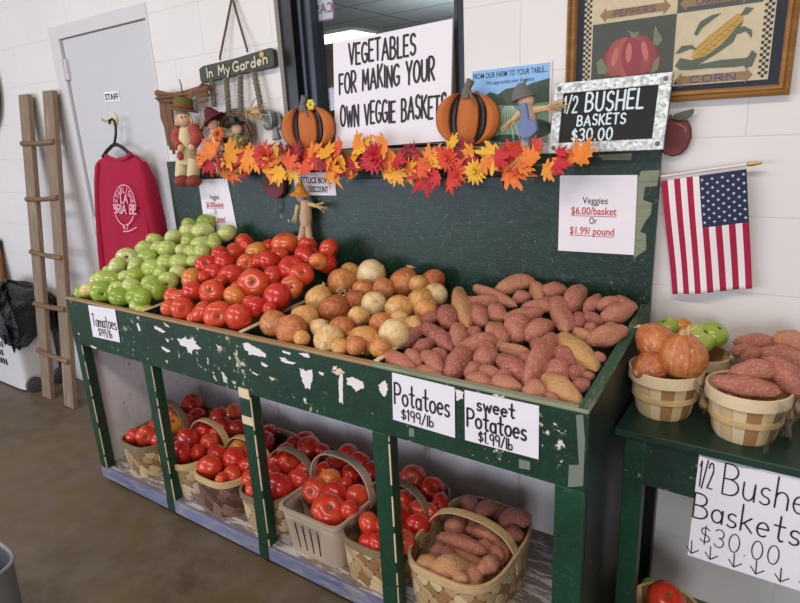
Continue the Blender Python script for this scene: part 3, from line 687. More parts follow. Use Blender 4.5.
def place_tomatoes(items, X, meshes, scar, labels, group, colour):
    out = []
    for k, (i, x) in enumerate(zip(items, X)):
        if i['scar']: ax = CAM-x; ax = ax/np.linalg.norm(ax)+CR*i['scar'][0]+CU*i['scar'][1]; R = rot_to(ax, rs.rand()*6)
        else:
            ax = rs.normal(size=3); ax[2] += 1.1*rs.choice([-1, 1]); R = rot_to(ax, rs.rand()*6)
        r = i['r']*1.15; o = put('tomato', meshes[k % len(meshes)], x, R, (r, r, r)); o['tint'] = i['tint']
        child(o, 'stem_scar', scar, Matrix.Identity(4)); tag(o, labels[k], 'tomato', group); out.append(o)
    return out
size = lambda i, a, b: 'small ' if i['r'] < a else ('large ' if i['r'] > b else '')
# green tomatoes: centre, radius in photo pixels, tint, where the scar shows
GT = [(77, 293, 6.5, .25), (87, 291, 8, .95), (99.5, 293, 10, .2, (0, -.2)), (92.5, 279.5, 7.5, .7), (102, 278.5, 7.5, .6), (113, 281.5, 9, .3), (116, 298, 9.5, .1), (117, 290, 8, .6), (116, 268, 9, .75), (127.5, 259, 10, .7, (-.1, .25)),
      (124, 277, 6.5, .75), (136, 276, 9, .35), (135.5, 267, 8.5, .65), (132, 287, 8.8, .7), (137, 297, 10.5, .2), (152, 269, 9.5, .55), (147.5, 258, 8.5, .5), (145, 250, 8.5, .55), (151, 283, 8.5, .5), (158, 290, 10.5, .3), (150, 304, 8.5, .2),
      (137, 308, 7, .4), (129, 308, 7, .5), (155, 241, 7.8, .6), (174, 238, 8.2, .75), (190, 226, 7.8, .4), (189, 231.5, 8, .8), (189, 242, 8, .45), (203, 232.5, 10, .72), (212, 223, 8.3, .12, (-.3, .1)), (230, 235, 9, .7), (216, 239, 7, .4), (220, 245, 7.5, .6),
      (203, 244.5, 9.5, .75), (204, 253, 8.5, .6), (193, 254, 8.5, .6), (182.5, 250.5, 6.5, .8), (168, 250, 9.5, .65), (159, 249, 7.5, .65), (166, 264, 9, .55), (180, 263, 9.2, .6), (178, 272, 7, .85), (170, 282, 8.8, .55), (160, 274, 7, .6), (206, 262, 7, .6), (108, 271, 6, .5)]
x0, x1, zf, zb = BINS['grn']; it = round_items(GT, zf, zb, lambda: .5); X = settle(it, (x0, x1, YF+.022, YB))
place_tomatoes(it, X, GRN, SCR_G, rows(it, X, 5, lambda i: size(i, .034, .0415)+('yellowish' if i['tint'] > .8 else 'pale green' if i['tint'] > .5 else 'green')+' tomato', 'the ladder', 'its bin'), 'green tomatoes in the display bin', 'green')
RT = [(197, 265.5, 9, .25), (214, 256, 8.5, .2), (230, 244, 9.5, .45), (233, 253.5, 11, .5), (244.5, 247, 6.5, .3), (224, 264, 10.5, .2), (211, 267, 8.5, .3), (212, 272, 9, .35), (205, 277, 6, .3), (230.5, 277, 12, .3), (185, 279, 10.5, .85), (192.5, 292, 10.3, .3),
      (212.5, 293, 12.2, .4, (-.35, .4)), (235, 297, 10.5, .8), (172, 296, 7.5, .55), (180, 296, 7, .5), (168, 309, 7.5, .6), (181, 310, 10.7, .35, (.1, -.1)), (198, 314, 9.8, .35), (217, 315.5, 12.5, .45, (0, -.15)), (239, 317.5, 12.8, .4), (250, 302, 7.5, .3), (190, 319, 6, .5),
      (247.5, 264, 9.2, .55, (.1, 0)), (258, 250.5, 9.6, .88), (267, 247, 7.5, .4), (287, 244, 12, .6), (279, 255, 8.5, .5), (270, 261.5, 10.5, .25), (258, 262, 7, .3), (255, 284, 14.3, .45, (-.2, .25)), (271, 277.5, 10.3, .35), (292.5, 269, 12.6, .15, (.0, .5)),
      (308, 257.5, 12.8, .2), (308, 245.5, 9, .35), (327, 256, 8.5, .15), (319, 279, 11, .4, (.1, .35)), (299, 287.5, 10.7, .6, (0, 0)), (280, 297.5, 13, .2), (255, 307.5, 10.5, .15), (272, 309, 7, .3), (332, 261, 9, .1), (347, 256, 10, .4), (359, 266, 8.5, .75), (239, 288, 7, .3), (222, 281, 7, .3), (298, 277, 7, .2)]
x0, x1, zf, zb = BINS['red']; it = round_items(RT, zf, zb, lambda: .3); X = settle(it, (x0, x1+.05, YF+.022, YB))
place_tomatoes(it, X, RED, SCR_R, rows(it, X, 5, lambda i: size(i, .034, .045)+('orange-red' if i['tint'] > .7 else 'red')+' tomato', 'the green tomatoes', 'the display bin'), 'red tomatoes in the display bin', 'red')
ON = [(274, 324, 13.2, .6), (290, 331, 15.3, .62), (305, 320, 14, .38), (320, 328, 9, .2), (320.5, 343.5, 14.8, .22, 'n'), (334, 310.5, 14.8, .75), (319, 300, 13.2, .3), (340.5, 330.5, 12.7, .65), (363, 343, 15.7, .4), (345, 352, 10, .6), (372, 273.5, 13.7, .08), (383, 268, 10.5, .3),
      (342, 283, 14, .5, 'n'), (350, 273, 10, .35), (363, 290.5, 10.7, .55), (355, 301, 10.5, .75), (384, 289.5, 11, .6, 'r'), (405.5, 284, 14.8, .62), (418, 285, 9.5, .4), (433.5, 281, 11.3, .7, 'n'), (435, 295, 11.5, .15), (374, 304.5, 12.3, .12, 'r'), (400, 309, 13.6, .35, 'r'),
      (420, 303, 13, .38), (428, 311, 11.3, .45), (359, 317, 10.5, .3, 'n'), (382, 324, 11.5, .6, 'n'), (394, 335, 15.3, .15), (413, 325, 8.5, .3), (398, 321, 10, .3), (380, 348, 10, .5), (330, 352, 9, .4), (298, 340, 8, .4)]
x0, x1, zf, zb = BINS['onion']; it = round_items(ON, zf, zb, lambda: .4); X = settle(it, (x0-.03, x1+.03, YF+.022, YB))
def place_onions(it, X, labels, group):
    for k, (i, x) in enumerate(zip(it, X)):
        me, zt, sq = ONI[k % 4]; tocam = CAM-x; tocam /= np.linalg.norm(tocam)
        if i['scar'] == 'n': R = rot_to(tocam+CR*rs.uniform(-.3, .5)+CU*rs.uniform(-.5, .3), rs.rand()*6)
        elif i['scar'] == 'r': R = rot_to(-tocam+CR*rs.uniform(-.2, .2)-CU*.3, rs.rand()*6)
        elif i['scar'] is None: R = rot_to(CR*rs.uniform(-1, 1)+CU*rs.uniform(-1, 1)+np.array([0, 0, .3])-tocam*.5, rs.rand()*6)
        else: R = rot_to(CR*i['scar'][0]+CU*i['scar'][1]+tocam*i['scar'][2], rs.rand()*6)
        r = i['r']*1.08; o = put('onion', me, x, R, (r, r, r*.97)); o['tint'] = i['tint']
        nk = 1.9 if i['r'] > .05 else 1.15; child(o, 'dry_neck', NECK, Matrix.Translation((0, 0, zt-.02)) @ Matrix.Diagonal((nk, nk, nk*.7, 1))); child(o, 'root_tuft', ROOT, Matrix.Translation((0, 0, -sq)))
        tag(o, labels[k], 'onion', group)
place_onions(it, X, rows(it, X, 5, lambda i: size(i, .035, .045)+('pale' if i['tint'] < .25 else 'yellow' if i['tint'] < .5 else 'copper brown' if i['tint'] < .68 else 'dark brown')+' onion', 'the tomatoes', 'the onion bin'), 'onions in the display bin')
# sweet potatoes: two ends, width, tint, variant ('b': strongly bent), pale cut end
SP = [(460, 289, 466, 326, 17, .7), (444, 312, 449, 324, 20, .1), (425, 323, 437, 314, 14, .2), (424, 326, 450, 348, 16, .12), (393, 344, 421, 331, 17, .12), (415, 351, 434, 341, 12, .15), (389, 353, 413, 371, 16.5, .35), (411, 354, 417, 364, 16, .35), (424, 358, 440, 371, 16, .25),
      (422, 368, 441, 377, 15, .4), (437, 351, 442, 358, 13, .4), (466, 354, 449, 374, 21, .2), (458, 328, 455, 345, 17, .4), (460, 350, 496, 341, 18, .35), (472, 330, 475, 336, 12, .2), (480, 360, 492, 357, 20, .3), (468, 374, 478, 366, 14, .3), (482, 371, 498, 377, 14, .35),
      (469, 380, 491, 386, 16, .4), (495, 385, 518, 388, 19, .45), (502, 358, 524, 378, 20, .2), (503, 347, 526, 354, 14, .45, 0, 1), (553, 337, 529, 385, 21, .3), (528, 395, 541, 391, 20, .5), (552, 366, 563, 377, 20, .25), (546, 378, 576, 403, 20, .75), (548, 398, 557, 405, 13, .3),
      (558, 353, 573, 364, 18, .18), (576, 370, 577, 378, 16, .1), (577, 389, 585, 383, 14, .2), (563, 336, 590, 369, 22, 1.), (558, 301, 565, 331, 17, .35), (534, 304, 556, 303, 13, .3), (524, 307, 552, 308, 13, .3), (507, 318, 540, 314, 15, .35), (511, 323, 518, 337, 22, .3),
      (529, 336, 551, 326, 19, .3), (498, 326, 503, 341, 15, .3), (492, 325, 493, 337, 12, .5), (494, 313, 502, 316, 18, .3), (474, 310, 484, 323, 17, .3), (470, 302, 497, 301, 14, .35), (476, 288, 514, 306, 13, .45), (498, 291, 531, 281, 17, .5), (516, 300, 527, 296, 12, .3), (533, 284, 541, 300, 12, .55),
      (544, 291, 563, 291, 15.5, .3), (582, 290, 569, 308, 18, .35), (598, 297, 587, 312, 12, .35), (587, 318, 602, 320, 13, .15), (590, 328, 592, 332, 12, .2), (577, 316, 580, 325, 12, .15), (599, 306, 617, 302, 13, .4), (617, 300, 633, 308, 13, .4), (603, 318, 631, 308, 17, .4), (594, 342, 626, 330, 16, .4, 0, 2),
      (607, 328, 616, 327, 10, .3), (577, 331, 589, 339, 12, .6), (598, 361, 603, 357, 11, .4), (586, 377, 591, 376, 9, .3), (522, 357, 531, 361, 12, .25), (535, 348, 546, 344, 14, .2), (430, 362, 447, 366, 12, .3), (541, 373, 549, 366, 12, .2), (508, 372, 500, 380, 12, .25), (568, 320, 574, 332, 12, .2), (481, 346, 492, 352, 12, .25)]
def spud_items(L, zf, zb, plane=None):
    it = []
    for q in L:
        u1, v1, u2, v2, w, tint = q[:6]; f = plane or (lambda u, v: on_plane(u, v, zf, zb))
        a, b = f(u1, v1), f(u2, v2); X = (a+b)/2; W = px(X, w)*1.17; ax = b-a; d = np.linalg.norm(ax); ax /= d
        L_ = min(max(d+.5*W, 1.2*W), .26); h = max(L_/2-W*.45, 0)
        it.append(dict(X=X, ax=ax, W=W, L=L_, tint=tint, R=(W/2, W/2), var=q[6] if len(q) > 6 else 0, cut=q[7] if len(q) > 7 else 0,
                       sph=[(np.zeros(3), W*.47), (ax*h, W*.36), (-ax*h, W*.38)] if h > .005 else [(np.zeros(3), W*.47)]))
    return it
def place_spuds(it, X, labels, group):
    for k, (i, x) in enumerate(zip(it, X)):
        ax = Vector(i['ax']); up = Vector((0, -.5, 1)); y = up.cross(ax).normalized(); z = ax.cross(y); R = Matrix((ax, y, z)).transposed()
        R = R @ Matrix.Rotation(rs.uniform(-.6, .6)+(PI if rs.rand() < .4 else 0), 3, 'X')
        me = SPUD[k % 10] if i['var'] == 0 else SPUDB[i['var']-1]
        o = put('sweet_potato', me, x, R, (i['L'], i['W'], i['W'])); o['tint'] = i['tint']
        if i['cut']:
            s = .3 if i['cut'] == 2 else .8; sg = 1 if i['cut'] == 2 else -1
            T = Matrix.Translation((sg*.47, 0, 0)) @ Matrix.Diagonal((1/i['L'], 1/i['W'], 1/i['W'], 1)) @ rot_to((sg, 0, 0)).to_4x4() @ Matrix.Diagonal((i['W']*s, i['W']*s, i['W']*.35, 1))
            child(o, 'cut_end', CUT, T)
        tag(o, labels[k], 'sweet potato', group)
def spud_word(i): return ('long ' if i['L'] > 2.1*i['W'] else 'stubby ' if i['L'] < 1.45*i['W'] else '')+('tan' if i['tint'] > .65 else 'purplish' if i['tint'] < .21 else 'pink')+' sweet potato'
x0, x1, zf, zb = BINS['spud']; it = spud_items(SP, zf, zb); X = settle(it, (x0-.06, x1-.004, YF+.024, YB), slack=.8)
place_spuds(it, X, rows(it, X, 5, spud_word, 'the onions', 'the bin'), 'sweet potatoes in the display bin')

# ------------------------------------------------------------------ baskets on the lower shelf
def superellipse(a, b, n, e):
    out = []
    for i in range(n):
        t = 2*PI*i/n; c, s = math.cos(t), math.sin(t)
        out.append((a*math.copysign(abs(c)**(2/e), c), b*math.copysign(abs(s)**(2/e), s)))
    return out
def shell(m, cx, cy, lev, n=40, e=3.5, th=.004):
    """lev: list of (half width, half depth, z), bottom first; an outer and an inner skin closed at the bottom"""
    for inner in (0, 1):
        vs = []; uvs = []
        for (a, b, z) in lev:
            ring = superellipse(a-th*inner, b-th*inner, n, e); ring.append(ring[0]); u = 0; pr = ring[0]
            for q in ring: u += math.hypot(q[0]-pr[0], q[1]-pr[1]); pr = q; vs.append((cx+q[0], cy+q[1], z+(th if inner and z == lev[0][2] else 0))); uvs.append((u, z))
        n1 = n+1; k = len(lev)
        fs = [(i*n1+j, i*n1+j+1, (i+1)*n1+j+1, (i+1)*n1+j)[::(-1 if inner else 1)] for i in range(k-1) for j in range(n)]
        fs.append(tuple(range(n))[::(1 if inner else -1)])
        m.add(vs, fs, uvs)
def band(m, cx, cy, a, b, z0, z1, th, n=40, e=3.5):
    vs = []
    for (da, z) in ((0, z0), (0, z1), (th, z1), (th, z0)):
        vs += [(cx+x, cy+y, z) for x, y in superellipse(a+da, b+da, n, e)]
    fs = [(k*n+j, k*n+(j+1) % n, ((k+1) % 4)*n+(j+1) % n, ((k+1) % 4)*n+j) for k in range(4) for j in range(n)]
    m.add(vs, fs)
def handle(m, cx, y, a, z0, apx, w=.03, t=.004, n=22):
    vs = []
    for i in range(n+1):
        th = PI-PI*i/n; c, s = math.cos(th), math.sin(th)
        x = cx+a*math.copysign(abs(c)**.8, c); z = z0+(apx-z0)*abs(s)**.8
        nx, nz = c/a, s/(apx-z0); L = math.hypot(nx, nz); nx, nz = nx/L*t, nz/L*t
        vs += [(x, y-w/2, z), (x, y+w/2, z), (x+nx, y+w/2, z+nz), (x+nx, y-w/2, z+nz)]
    fs = [(i*4+k, i*4+(k+1) % 4, (i+1)*4+(k+1) % 4, (i+1)*4+k) for i in range(n) for k in range(4)]+[(3, 2, 1, 0), (n*4, n*4+1, n*4+2, n*4+3)]
    m.add(vs, fs)
SH, RZ, BY = .0765, .222, -.348
def splint_basket(x0, x1, label, mat, rimm, apex, RZ=.228, y0=-.572, y1=-.15):
    x0 -= .012; cx = (x0+x1)/2; a = (x1-x0)/2-.003; b = (y1-y0)/2; BY = (y0+y1)/2
    t = thing('splint_basket', label, 'basket', (cx, BY, SH), 'baskets on the lower shelf')
    m = MB(); shell(m, cx, BY, [(a*.92, b*.93, SH), (a*.96, b*.965, SH+.05), (a, b, RZ)]); m.build('basket_body', mat, t)
    m = MB(); band(m, cx, BY, a-.005, b-.005, RZ-.022, RZ+.004, .009); m.build('rim', rimm, t, bevel=.0015)
    zz = P(*apex, y=BY)[2]
    m = MB(); handle(m, cx, BY, a+.004, RZ-.06, min(max(zz, .30), .36)); m.build('handle', rimm, t)
    return cx, a, b, BY, RZ
BK = [splint_basket(-2.268, -2.03, 'tan woven splint basket of tomatoes at the ladder end of the lower shelf', M['weave'], M['rim2'], (183, 407)),
      splint_basket(-1.985, -1.757, 'pale woven splint basket of tomatoes next to the dark brown basket', M['weave3'], M['rim'], (207, 421)),
      splint_basket(-1.745, -1.50, 'dark brown woven basket with pale rim holding tomatoes', M['weave2'], M['rim'], (250, 440), .235, -.583),
      splint_basket(-1.492, -1.272, 'tan woven basket of tomatoes between dark brown and slotted plastic baskets', M['weave'], M['rim2'], (293, 451)), None,
      splint_basket(-.995, -.752, 'tan woven basket of tomatoes between plastic basket and sweet potato basket', M['weave'], M['rim2'], (408, 485), .238, -.583, -.16),
      splint_basket(-.738, -.44, 'tan woven splint basket filled with sweet potatoes on the lower shelf', M['weave'], M['rim'], (462, 513), .252, -.585, -.185)]
# the slotted plastic basket
px0, px1 = -1.25, -.98; cx = (px0+px1)/2; a, b = .1315, .19; n = 120; e = 5; BY, RZ = -.386, .252
t5 = thing('plastic_basket', 'taupe slotted plastic basket with handle, holding tomatoes on the lower shelf', 'basket', (cx, BY, SH), 'baskets on the lower shelf')
m = MB(); levs = [(a*.88, b*.91, SH), (a*.89, b*.92, SH+.022), (a*.97, b*.975, SH+.13), (a, b, RZ)]; ring_n = None
pts = []
for i in range(4):                                          # perimeter samples, denser where the slots are
    pass
def perim(a, b):
    out = []; r = .03; fx = [-.075, -.058, -.050, -.028, -.020, .002, .010, .032, .040, .058, .075]; fy = [-.15, -.12, -.114, -.07, -.064, -.02, -.014, .03, .036, .08, .086, .13, .15]
    sx, sy = (a-r)/.085, (b-r)/.155
    out += [(x*sx, -b, 0) for x in fx]+[(a-r+r*math.sin(q), -b+r-r*math.cos(q), 0) for q in (.3, .8, 1.3)]
    out += [(a, y*sy, 1) for y in fy]+[(a-r+r*math.cos(q), b-r+r*math.sin(q), 0) for q in (.3, .8, 1.3)]
    out += [(-x*sx, b, 0) for x in fx]+[(-a+r-r*math.sin(q), b-r+r*math.cos(q), 0) for q in (.3, .8, 1.3)]
    out += [(-a, -y*sy, 1) for y in fy]+[(-a+r-r*math.cos(q), -b+r-r*math.sin(q), 0) for q in (.3, .8, 1.3)]
    return out
R0 = perim(a, b); n = len(R0); vs = []
for (aa, bb, z) in levs: vs += [(cx+x, BY+y, z) for x, y, _ in perim(aa, bb)]
slots = set()
for base, idx in ((0, (1, 3, 5, 7)), (14, (1, 3, 5, 7, 9)), (30, (1, 3, 5, 7)), (44, (1, 3, 5, 7, 9))): slots |= {base+k for k in idx}
fs = [(i*n+j, i*n+(j+1) % n, (i+1)*n+(j+1) % n, (i+1)*n+j) for i in range(3) for j in range(n) if not (i == 1 and j in slots)]+[tuple(range(n-1, -1, -1))]
m.add(vs, fs); o = m.build('basket_body', M['plast'], t5, angle=60); so = o.modifiers.new('wall', 'SOLIDIFY'); so.thickness = .003; so.offset = -1
m = MB(); vs = []
for da, z in ((-.004, RZ-.008), (-.004, RZ+.004), (.006, RZ+.004), (.006, RZ-.008)): vs += [(cx+x, BY+y, z) for x, y, _ in perim(a+da, b+da)]
m.add(vs, [(k*n+j, k*n+(j+1) % n, ((k+1) % 4)*n+(j+1) % n, ((k+1) % 4)*n+j) for k in range(4) for j in range(n)]); m.build('rim', M['plast'], t5)
m = MB(); handle(m, cx, BY, a+.004, RZ-.02, P(347, 458, y=BY)[2], .032, .005); m.build('handle', M['plast'], t5)
BK[4] = (cx, a, b, BY, RZ)
BT = [
 [(133, 436, 7.5, .35), (146, 436, 9.2, .4, (0, -.2)), (172.5, 416, 9, .55), (172.5, 425.5, 10.3, .8), (186, 421, 7.5, .4), (192.5, 404, 9.7, .2), (197, 415, 7.5, .2), (157, 428, 8.5, .4), (160, 440, 8, .3)],
 [(189, 440, 11.2, .2), (182, 453, 11.3, .15), (204, 430.5, 9, .2), (210, 442, 8.8, .4), (171, 450, 7, .2), (224, 427, 9, .1), (216, 434, 7.5, .3), (198, 452, 7, .15), (207, 411.5, 8.8, .25), (217, 412, 8, .1), (232.5, 414, 8.8, .5), (238, 428, 8.5, .3)],
 [(215, 453, 10, .2), (210, 467.5, 11.6, .4), (235, 460, 11.2, .25), (238, 448, 9.5, .85), (230, 476.5, 9.3, .45), (221, 480, 6.5, .4), (252, 452, 9, .2), (258, 462, 8.5, .3), (249, 465, 8, .3), (265, 441.5, 9, .1), (269, 431, 7, .2), (258, 440, 8, .3)],
 [(246, 477, 10.5, .35), (271, 474, 10, .3), (280, 486, 14.2, .1), (298, 480.5, 11.2, .3), (290, 462.5, 10.7, .3, (.1, .4)), (306, 471, 9, .2), (266, 457, 8, .15), (280, 436, 10.8, .2), (279, 450, 9.5, .2), (293, 444.5, 8.5, .15), (307.5, 448, 11.6, .25), (249, 494, 8.5, .35), (262, 488, 9, .25), (322, 451, 8, .2)],
 [(315, 491, 12.2, .4, (-.5, -.1)), (330, 480, 11.3, .8), (335, 494, 12.2, .15), (330, 511, 16, .3, (.05, .35)), (357.5, 496, 10.7, .45), (353, 474, 10.3, .2), (360, 462, 10.3, .2), (371, 471, 8.8, .25), (349, 511, 9.5, .3), (320, 459.5, 11, .2), (337.5, 450.5, 9.8, .15), (325, 470, 8.5, .2), (345, 484, 8, .3)],
 [(371, 525, 11.5, .45), (366, 545, 9.5, .2), (376, 544, 9, .2), (402.5, 500, 11.3, .4), (397, 516, 13, .2), (421, 511, 11.3, .3), (417.5, 525, 12.3, .15), (431, 512.5, 8.8, .45), (413, 477, 11.3, .5), (433, 489.5, 11.2, .2, (.1, .2)), (446, 505, 9.3, .2), (408, 543, 11.5, .5), (398, 535, 11, .2), (388, 510, 10, .2), (385, 527, 10, .2)]]
DS = ['the basket at the ladder end', 'the pale basket beside the brown one', 'the dark brown basket', 'the woven basket next after the brown one', 'the slotted plastic basket', 'the basket beside the sweet potato basket']
GR = ['tomatoes in the ladder-end basket', 'tomatoes in the pale basket', 'tomatoes in the brown basket', 'tomatoes in the fourth basket', 'tomatoes in the plastic basket', 'tomatoes in the sixth basket']
def over(u, v, zf=.236, k=.1, ymax=-.1):
    D = ray(u, v); t = (zf+k*(CAM[1]+.5)-CAM[2])/(D[2]-k*D[1]); X = CAM+t*D
    return X if X[1] < ymax else P(u, v, y=ymax)
for L, ds, gr, bk in zip(BT, DS, GR, BK):
    it = []
    for q in L:
        X = over(q[0], q[1], bk[4]-.004, .085); R = px(X, q[2]); it.append(dict(X=X, sph=[(np.zeros(3), R)], R=(R*.8, R*1.03+.008), r=R, tint=q[3], scar=q[4] if len(q) > 4 else None))
    X = settle(it, (bk[0]-bk[1]-.012, bk[0]+bk[1]+.012, bk[3]-bk[2]+.004, YB-.002), slack=.8)
    order = np.argsort(X[:, 1]); lab = [None]*len(it)
    for k, i in enumerate(order): lab[i] = f"{size(it[i], .033, .042)}{'orange-red' if it[i]['tint'] > .7 else 'red'} tomato, {ORD[k]} from the front in {ds}"
    place_tomatoes(it, X, RED, SCR_R, lab, gr, 'red')
BS = [(464, 503, 476, 508, 17, .2), (482, 516, 493, 507, 16, .25), (475, 515, 481, 511, 12, .2), (495, 507, 519, 517, 15, .15), (503, 524, 526, 515, 17, .25), (511, 533, 516, 536, 15, .2), (449, 527, 463, 523, 17, .4), (470, 530, 475, 523, 14, .25), (477, 532, 501, 541, 18, .4),
      (442, 537, 483, 552, 17, .3), (477, 545, 491, 549, 13, .4), (432, 550, 484, 563, 12.5, .55), (425, 566, 430, 561, 17, .75), (431, 571, 471, 567, 19, .65, 1), (508, 543, 489, 562, 16, .4), (493, 561, 479, 573, 14, .4), (481, 567, 474, 584, 17, .5), (456, 581, 466, 580, 14, .6), (434, 580, 448, 582, 10, .3), (445, 553, 456, 557, 14, .2), (494, 552, 500, 556, 12, .3), (440, 546, 436, 556, 12, .2)]
it = spud_items(BS, 0, 0, lambda u, v: over(u, v, .242, .03, -.225)); bk = BK[6]; X = settle(it, (bk[0]-bk[1]+.012, bk[0]+bk[1]-.012, bk[3]-bk[2]+.01, bk[3]+bk[2]-.02), slack=.78)
order = np.argsort(X[:, 1]); lab = [None]*len(it)
for k, i in enumerate(order): lab[i] = f"{spud_word(it[i])}, {(ORD+['twenty-first', 'twenty-second', 'twenty-third'])[k]} from the front in the lower shelf basket"
place_spuds(it, X, lab, 'sweet potatoes in the woven basket')

# ------------------------------------------------------------------ cards and price signs
def card(tl, tr, br, bl, y, label, name='price_sign', mat=None, th=.0012, lift=0):
    A, B, D_ = P(*tl, y=y), P(*tr, y=y), P(*bl, y=y); f = Face(A, B, D_); E_ = P(*br, y=y)
    m = MB(); m.prism([A, B, E_, D_], (0, th, 0)); o = tag(m.build(name, mat or M['paper']), label, 'sign'); return f, o
yc = YF-.0035
f, o = card((392, 372.5), (454.5, 387.5), (455, 438), (393, 419.5), yc, 'white hand-lettered Potatoes card on the front of the green stand')
m = MB(); f.text(m, 'Potatoes', .04, .93, .18, .62, .0055, .18, .03); f.text(m, '$199/lb', .15, .68, .70, .92, .0038, .2); m.build('lettering', M['ink'], o)
f, o = card((464.5, 390), (539, 406), (538.5, 459.5), (465, 440), yc, 'white hand-lettered Sweet Potatoes card near the stand corner')
m = MB(); f.text(m, 'sweet', .18, .69, .07, .33, .0052, .2); f.text(m, 'Potatoes', .04, .85, .34, .70, .0055, .18); f.text(m, '$1.99/lb', .2, .67, .74, .95, .0038, .2); m.build('lettering', M['ink'], o)
f, o = card((88, 305), (114.8, 309.5), (120, 342.5), (93, 336.5), yc, 'white hand-lettered Tomatoes card on the ladder end of the stand')
m = MB(); f.text(m, 'Tomatoes', .08, .97, .24, .62, .0045, .18); f.text(m, '$199/lb', .26, .76, .67, .92, .003, .25); m.build('lettering', M['ink'], o)
for tl, tr, br, bl, lab in (((560, 175.5), (637.5, 175), (634, 255), (558, 250.5), 'white printed Veggies price sheet near the chalkboard end of the back board'),
                            ((198, 179.5), (227, 178.5), (237, 229), (206, 234), 'white printed Veggies price sheet behind the green tomatoes')):
    f, o = card(tl, tr, br, bl, YB-.003, lab, 'price_sheet')
    V1, F1 = typeset(f, 'Veggies', .32, .65, .27, .36, None, o); V2, F2 = typeset(f, 'Or', .42, .52, .53, .62, None, o)
    m = MB(); m.add(V1, F1); m.add(V2, F2); m.build('black_lettering', M['ink'], o, smooth=False)
    V1, F1 = typeset(f, '$6.00/basket', .17, .77, .40, .50, None, o, bold=.01); V2, F2 = typeset(f, '$1.99/ pound', .16, .75, .66, .76, None, o, bold=.01)
    m = MB(); m.add(V1, F1); m.add(V2, F2)
    for a0, a1, b_ in ((.17, .77, .515), (.16, .75, .775)): m.add([f.at(a0, b_, .0012), f.at(a1, b_, .0012), f.at(a1, b_+.008, .0012), f.at(a0, b_+.008, .0012)], [(0, 1, 2, 3)])
    m.build('red_lettering', M['redink'], o, smooth=False)
f, o = card((293, 172), (334, 172.5), (336.5, 195.5), (296, 195), YB-.003, 'small white sign half hidden under the leaf garland beside the straw doll')
V1, F1 = typeset(f, 'LETTUCE BOWL', .12, .92, .2, .46, None, o, bold=.02); V2, F2 = typeset(f, 'DISCOUNT', .36, .82, .58, .84, None, o, bold=.02)
m = MB(); m.add(V1, F1); m.add(V2, F2); m.build('lettering', M['ink'], o, smooth=False)
# large sign on the ledge
f = Face(P(333, 43, y=.004), P(452.5, 18.5, y=.004), P(335, 149, y=-.02)); f.ey = P(335.5, 149.2, y=-.02)-f.o
o = f.sheet(.008).build('board_sign', M['paper']); tag(o, 'large white hand-lettered vegetable basket sign leaning between the two orange pumpkins', 'sign')
m = MB(); f.text(m, 'VEGETABLES', .15, .72, .05, .23, .0082, .26, .05, .0015, 0); f.text(m, 'FOR MAKING YOUR', .055, .87, .285, .47, .0082, .26, .05, .0015); f.text(m, 'OWN VEGGIE BASKETS', .06, .965, .60, .79, .0082, .26, .05, .0015); m.build('lettering', M['ink'], o)
# chalkboard
f = Face(P(556, 84, y=-.045), P(673.5, 72, y=-.045), P(551, 153.5, y=-.075)); BRc = P(661, 150, y=-.075); f.ey = (P(551, 153.5, y=-.075)-f.o+BRc-P(673.5, 72, y=-.045))/2
t = thing('chalkboard_sign', 'half-bushel chalkboard in a galvanised metal frame at the top of the green board', 'chalkboard', tuple(f.at(.5, 1)))
f.sheet(.008).build('chalk_panel', M['chalk'], t)
m = MB()
for a0, a1, b0, b1 in ((0, 1, 0, .15), (0, 1, .85, 1), (0, .085, .15, .85), (.9, 1, .15, .85)): m.prism([f.at(a0, b0, .006), f.at(a1, b0, .006), f.at(a1, b1, .006), f.at(a0, b1, .006)], f.n*-.014)
m.build('metal_frame', M['galv'], t, bevel=.0015)
for a_, b_ in ((.045, .08), (.95, .08), (.045, .92), (.95, .92)):
    m = MB(); R = rot_to(f.n); m.lathe([(.006, 0), (.006, .002), (.004, .004)], f.at(a_, b_, .006), 10, R); m.build('screw', M['grey'], t)
m = MB(); f.text(m, '1/2', .1, .22, .2, .42, .005, .25, .03, .0012); f.text(m, 'BUSHEL', .3, .79, .18, .43, .006, .3, .03, .0012); f.text(m, 'BASKETS', .24, .66, .48, .62, .0046, .3, .03, .0012); f.text(m, '$30.00', .2, .56, .67, .83, .005, .3, .03, .0012); m.build('chalk_lettering', M['chalkink'], t)

# ------------------------------------------------------------------ the table beside the stand
tb = thing('side_table', 'low dark green worn table beside the stand, under the small round baskets', 'table', (.5, -.2, 0))
m = MB(); m.box(-.182, 1.25, -.4, -.004, .724, .745); m.build('tabletop', M['table'], tb, bevel=.003)
m = MB(); m.box(-.112, 1.19, -.388, -.37, .6, .7238); m.build('apron', M['table'], tb, bevel=.002)
m = MB(); m.box(-.15, -.13, -.37, -.03, .62, .7238); m.build('apron', M['table'], tb, bevel=.002)
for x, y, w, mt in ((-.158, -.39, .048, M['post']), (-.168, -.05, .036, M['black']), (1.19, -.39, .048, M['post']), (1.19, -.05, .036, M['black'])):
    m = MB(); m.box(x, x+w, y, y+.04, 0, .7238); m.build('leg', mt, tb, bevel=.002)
f = Face((.0085, -.3915, .7225), (.385, -.3915, .7225), (.006, -.3915, .442))
o = f.sheet(.001).build('paper_sign', M['paper']); tag(o, 'white half bushel baskets sign with arrows hanging on the table front', 'sign')
W_, H_ = .376, .28; mm = lambda x: (x-.0085)/W_
m = MB()
f.text(m, '1/2', mm(.014), mm(.042), .05, .29, .003, .2, .03); f.text(m, 'Bushel', mm(.064), mm(.238), .03, .31, .0034, .2, .02); f.text(m, 'Baskets', mm(.01), mm(.222), .36, .60, .0038, .2, .02)
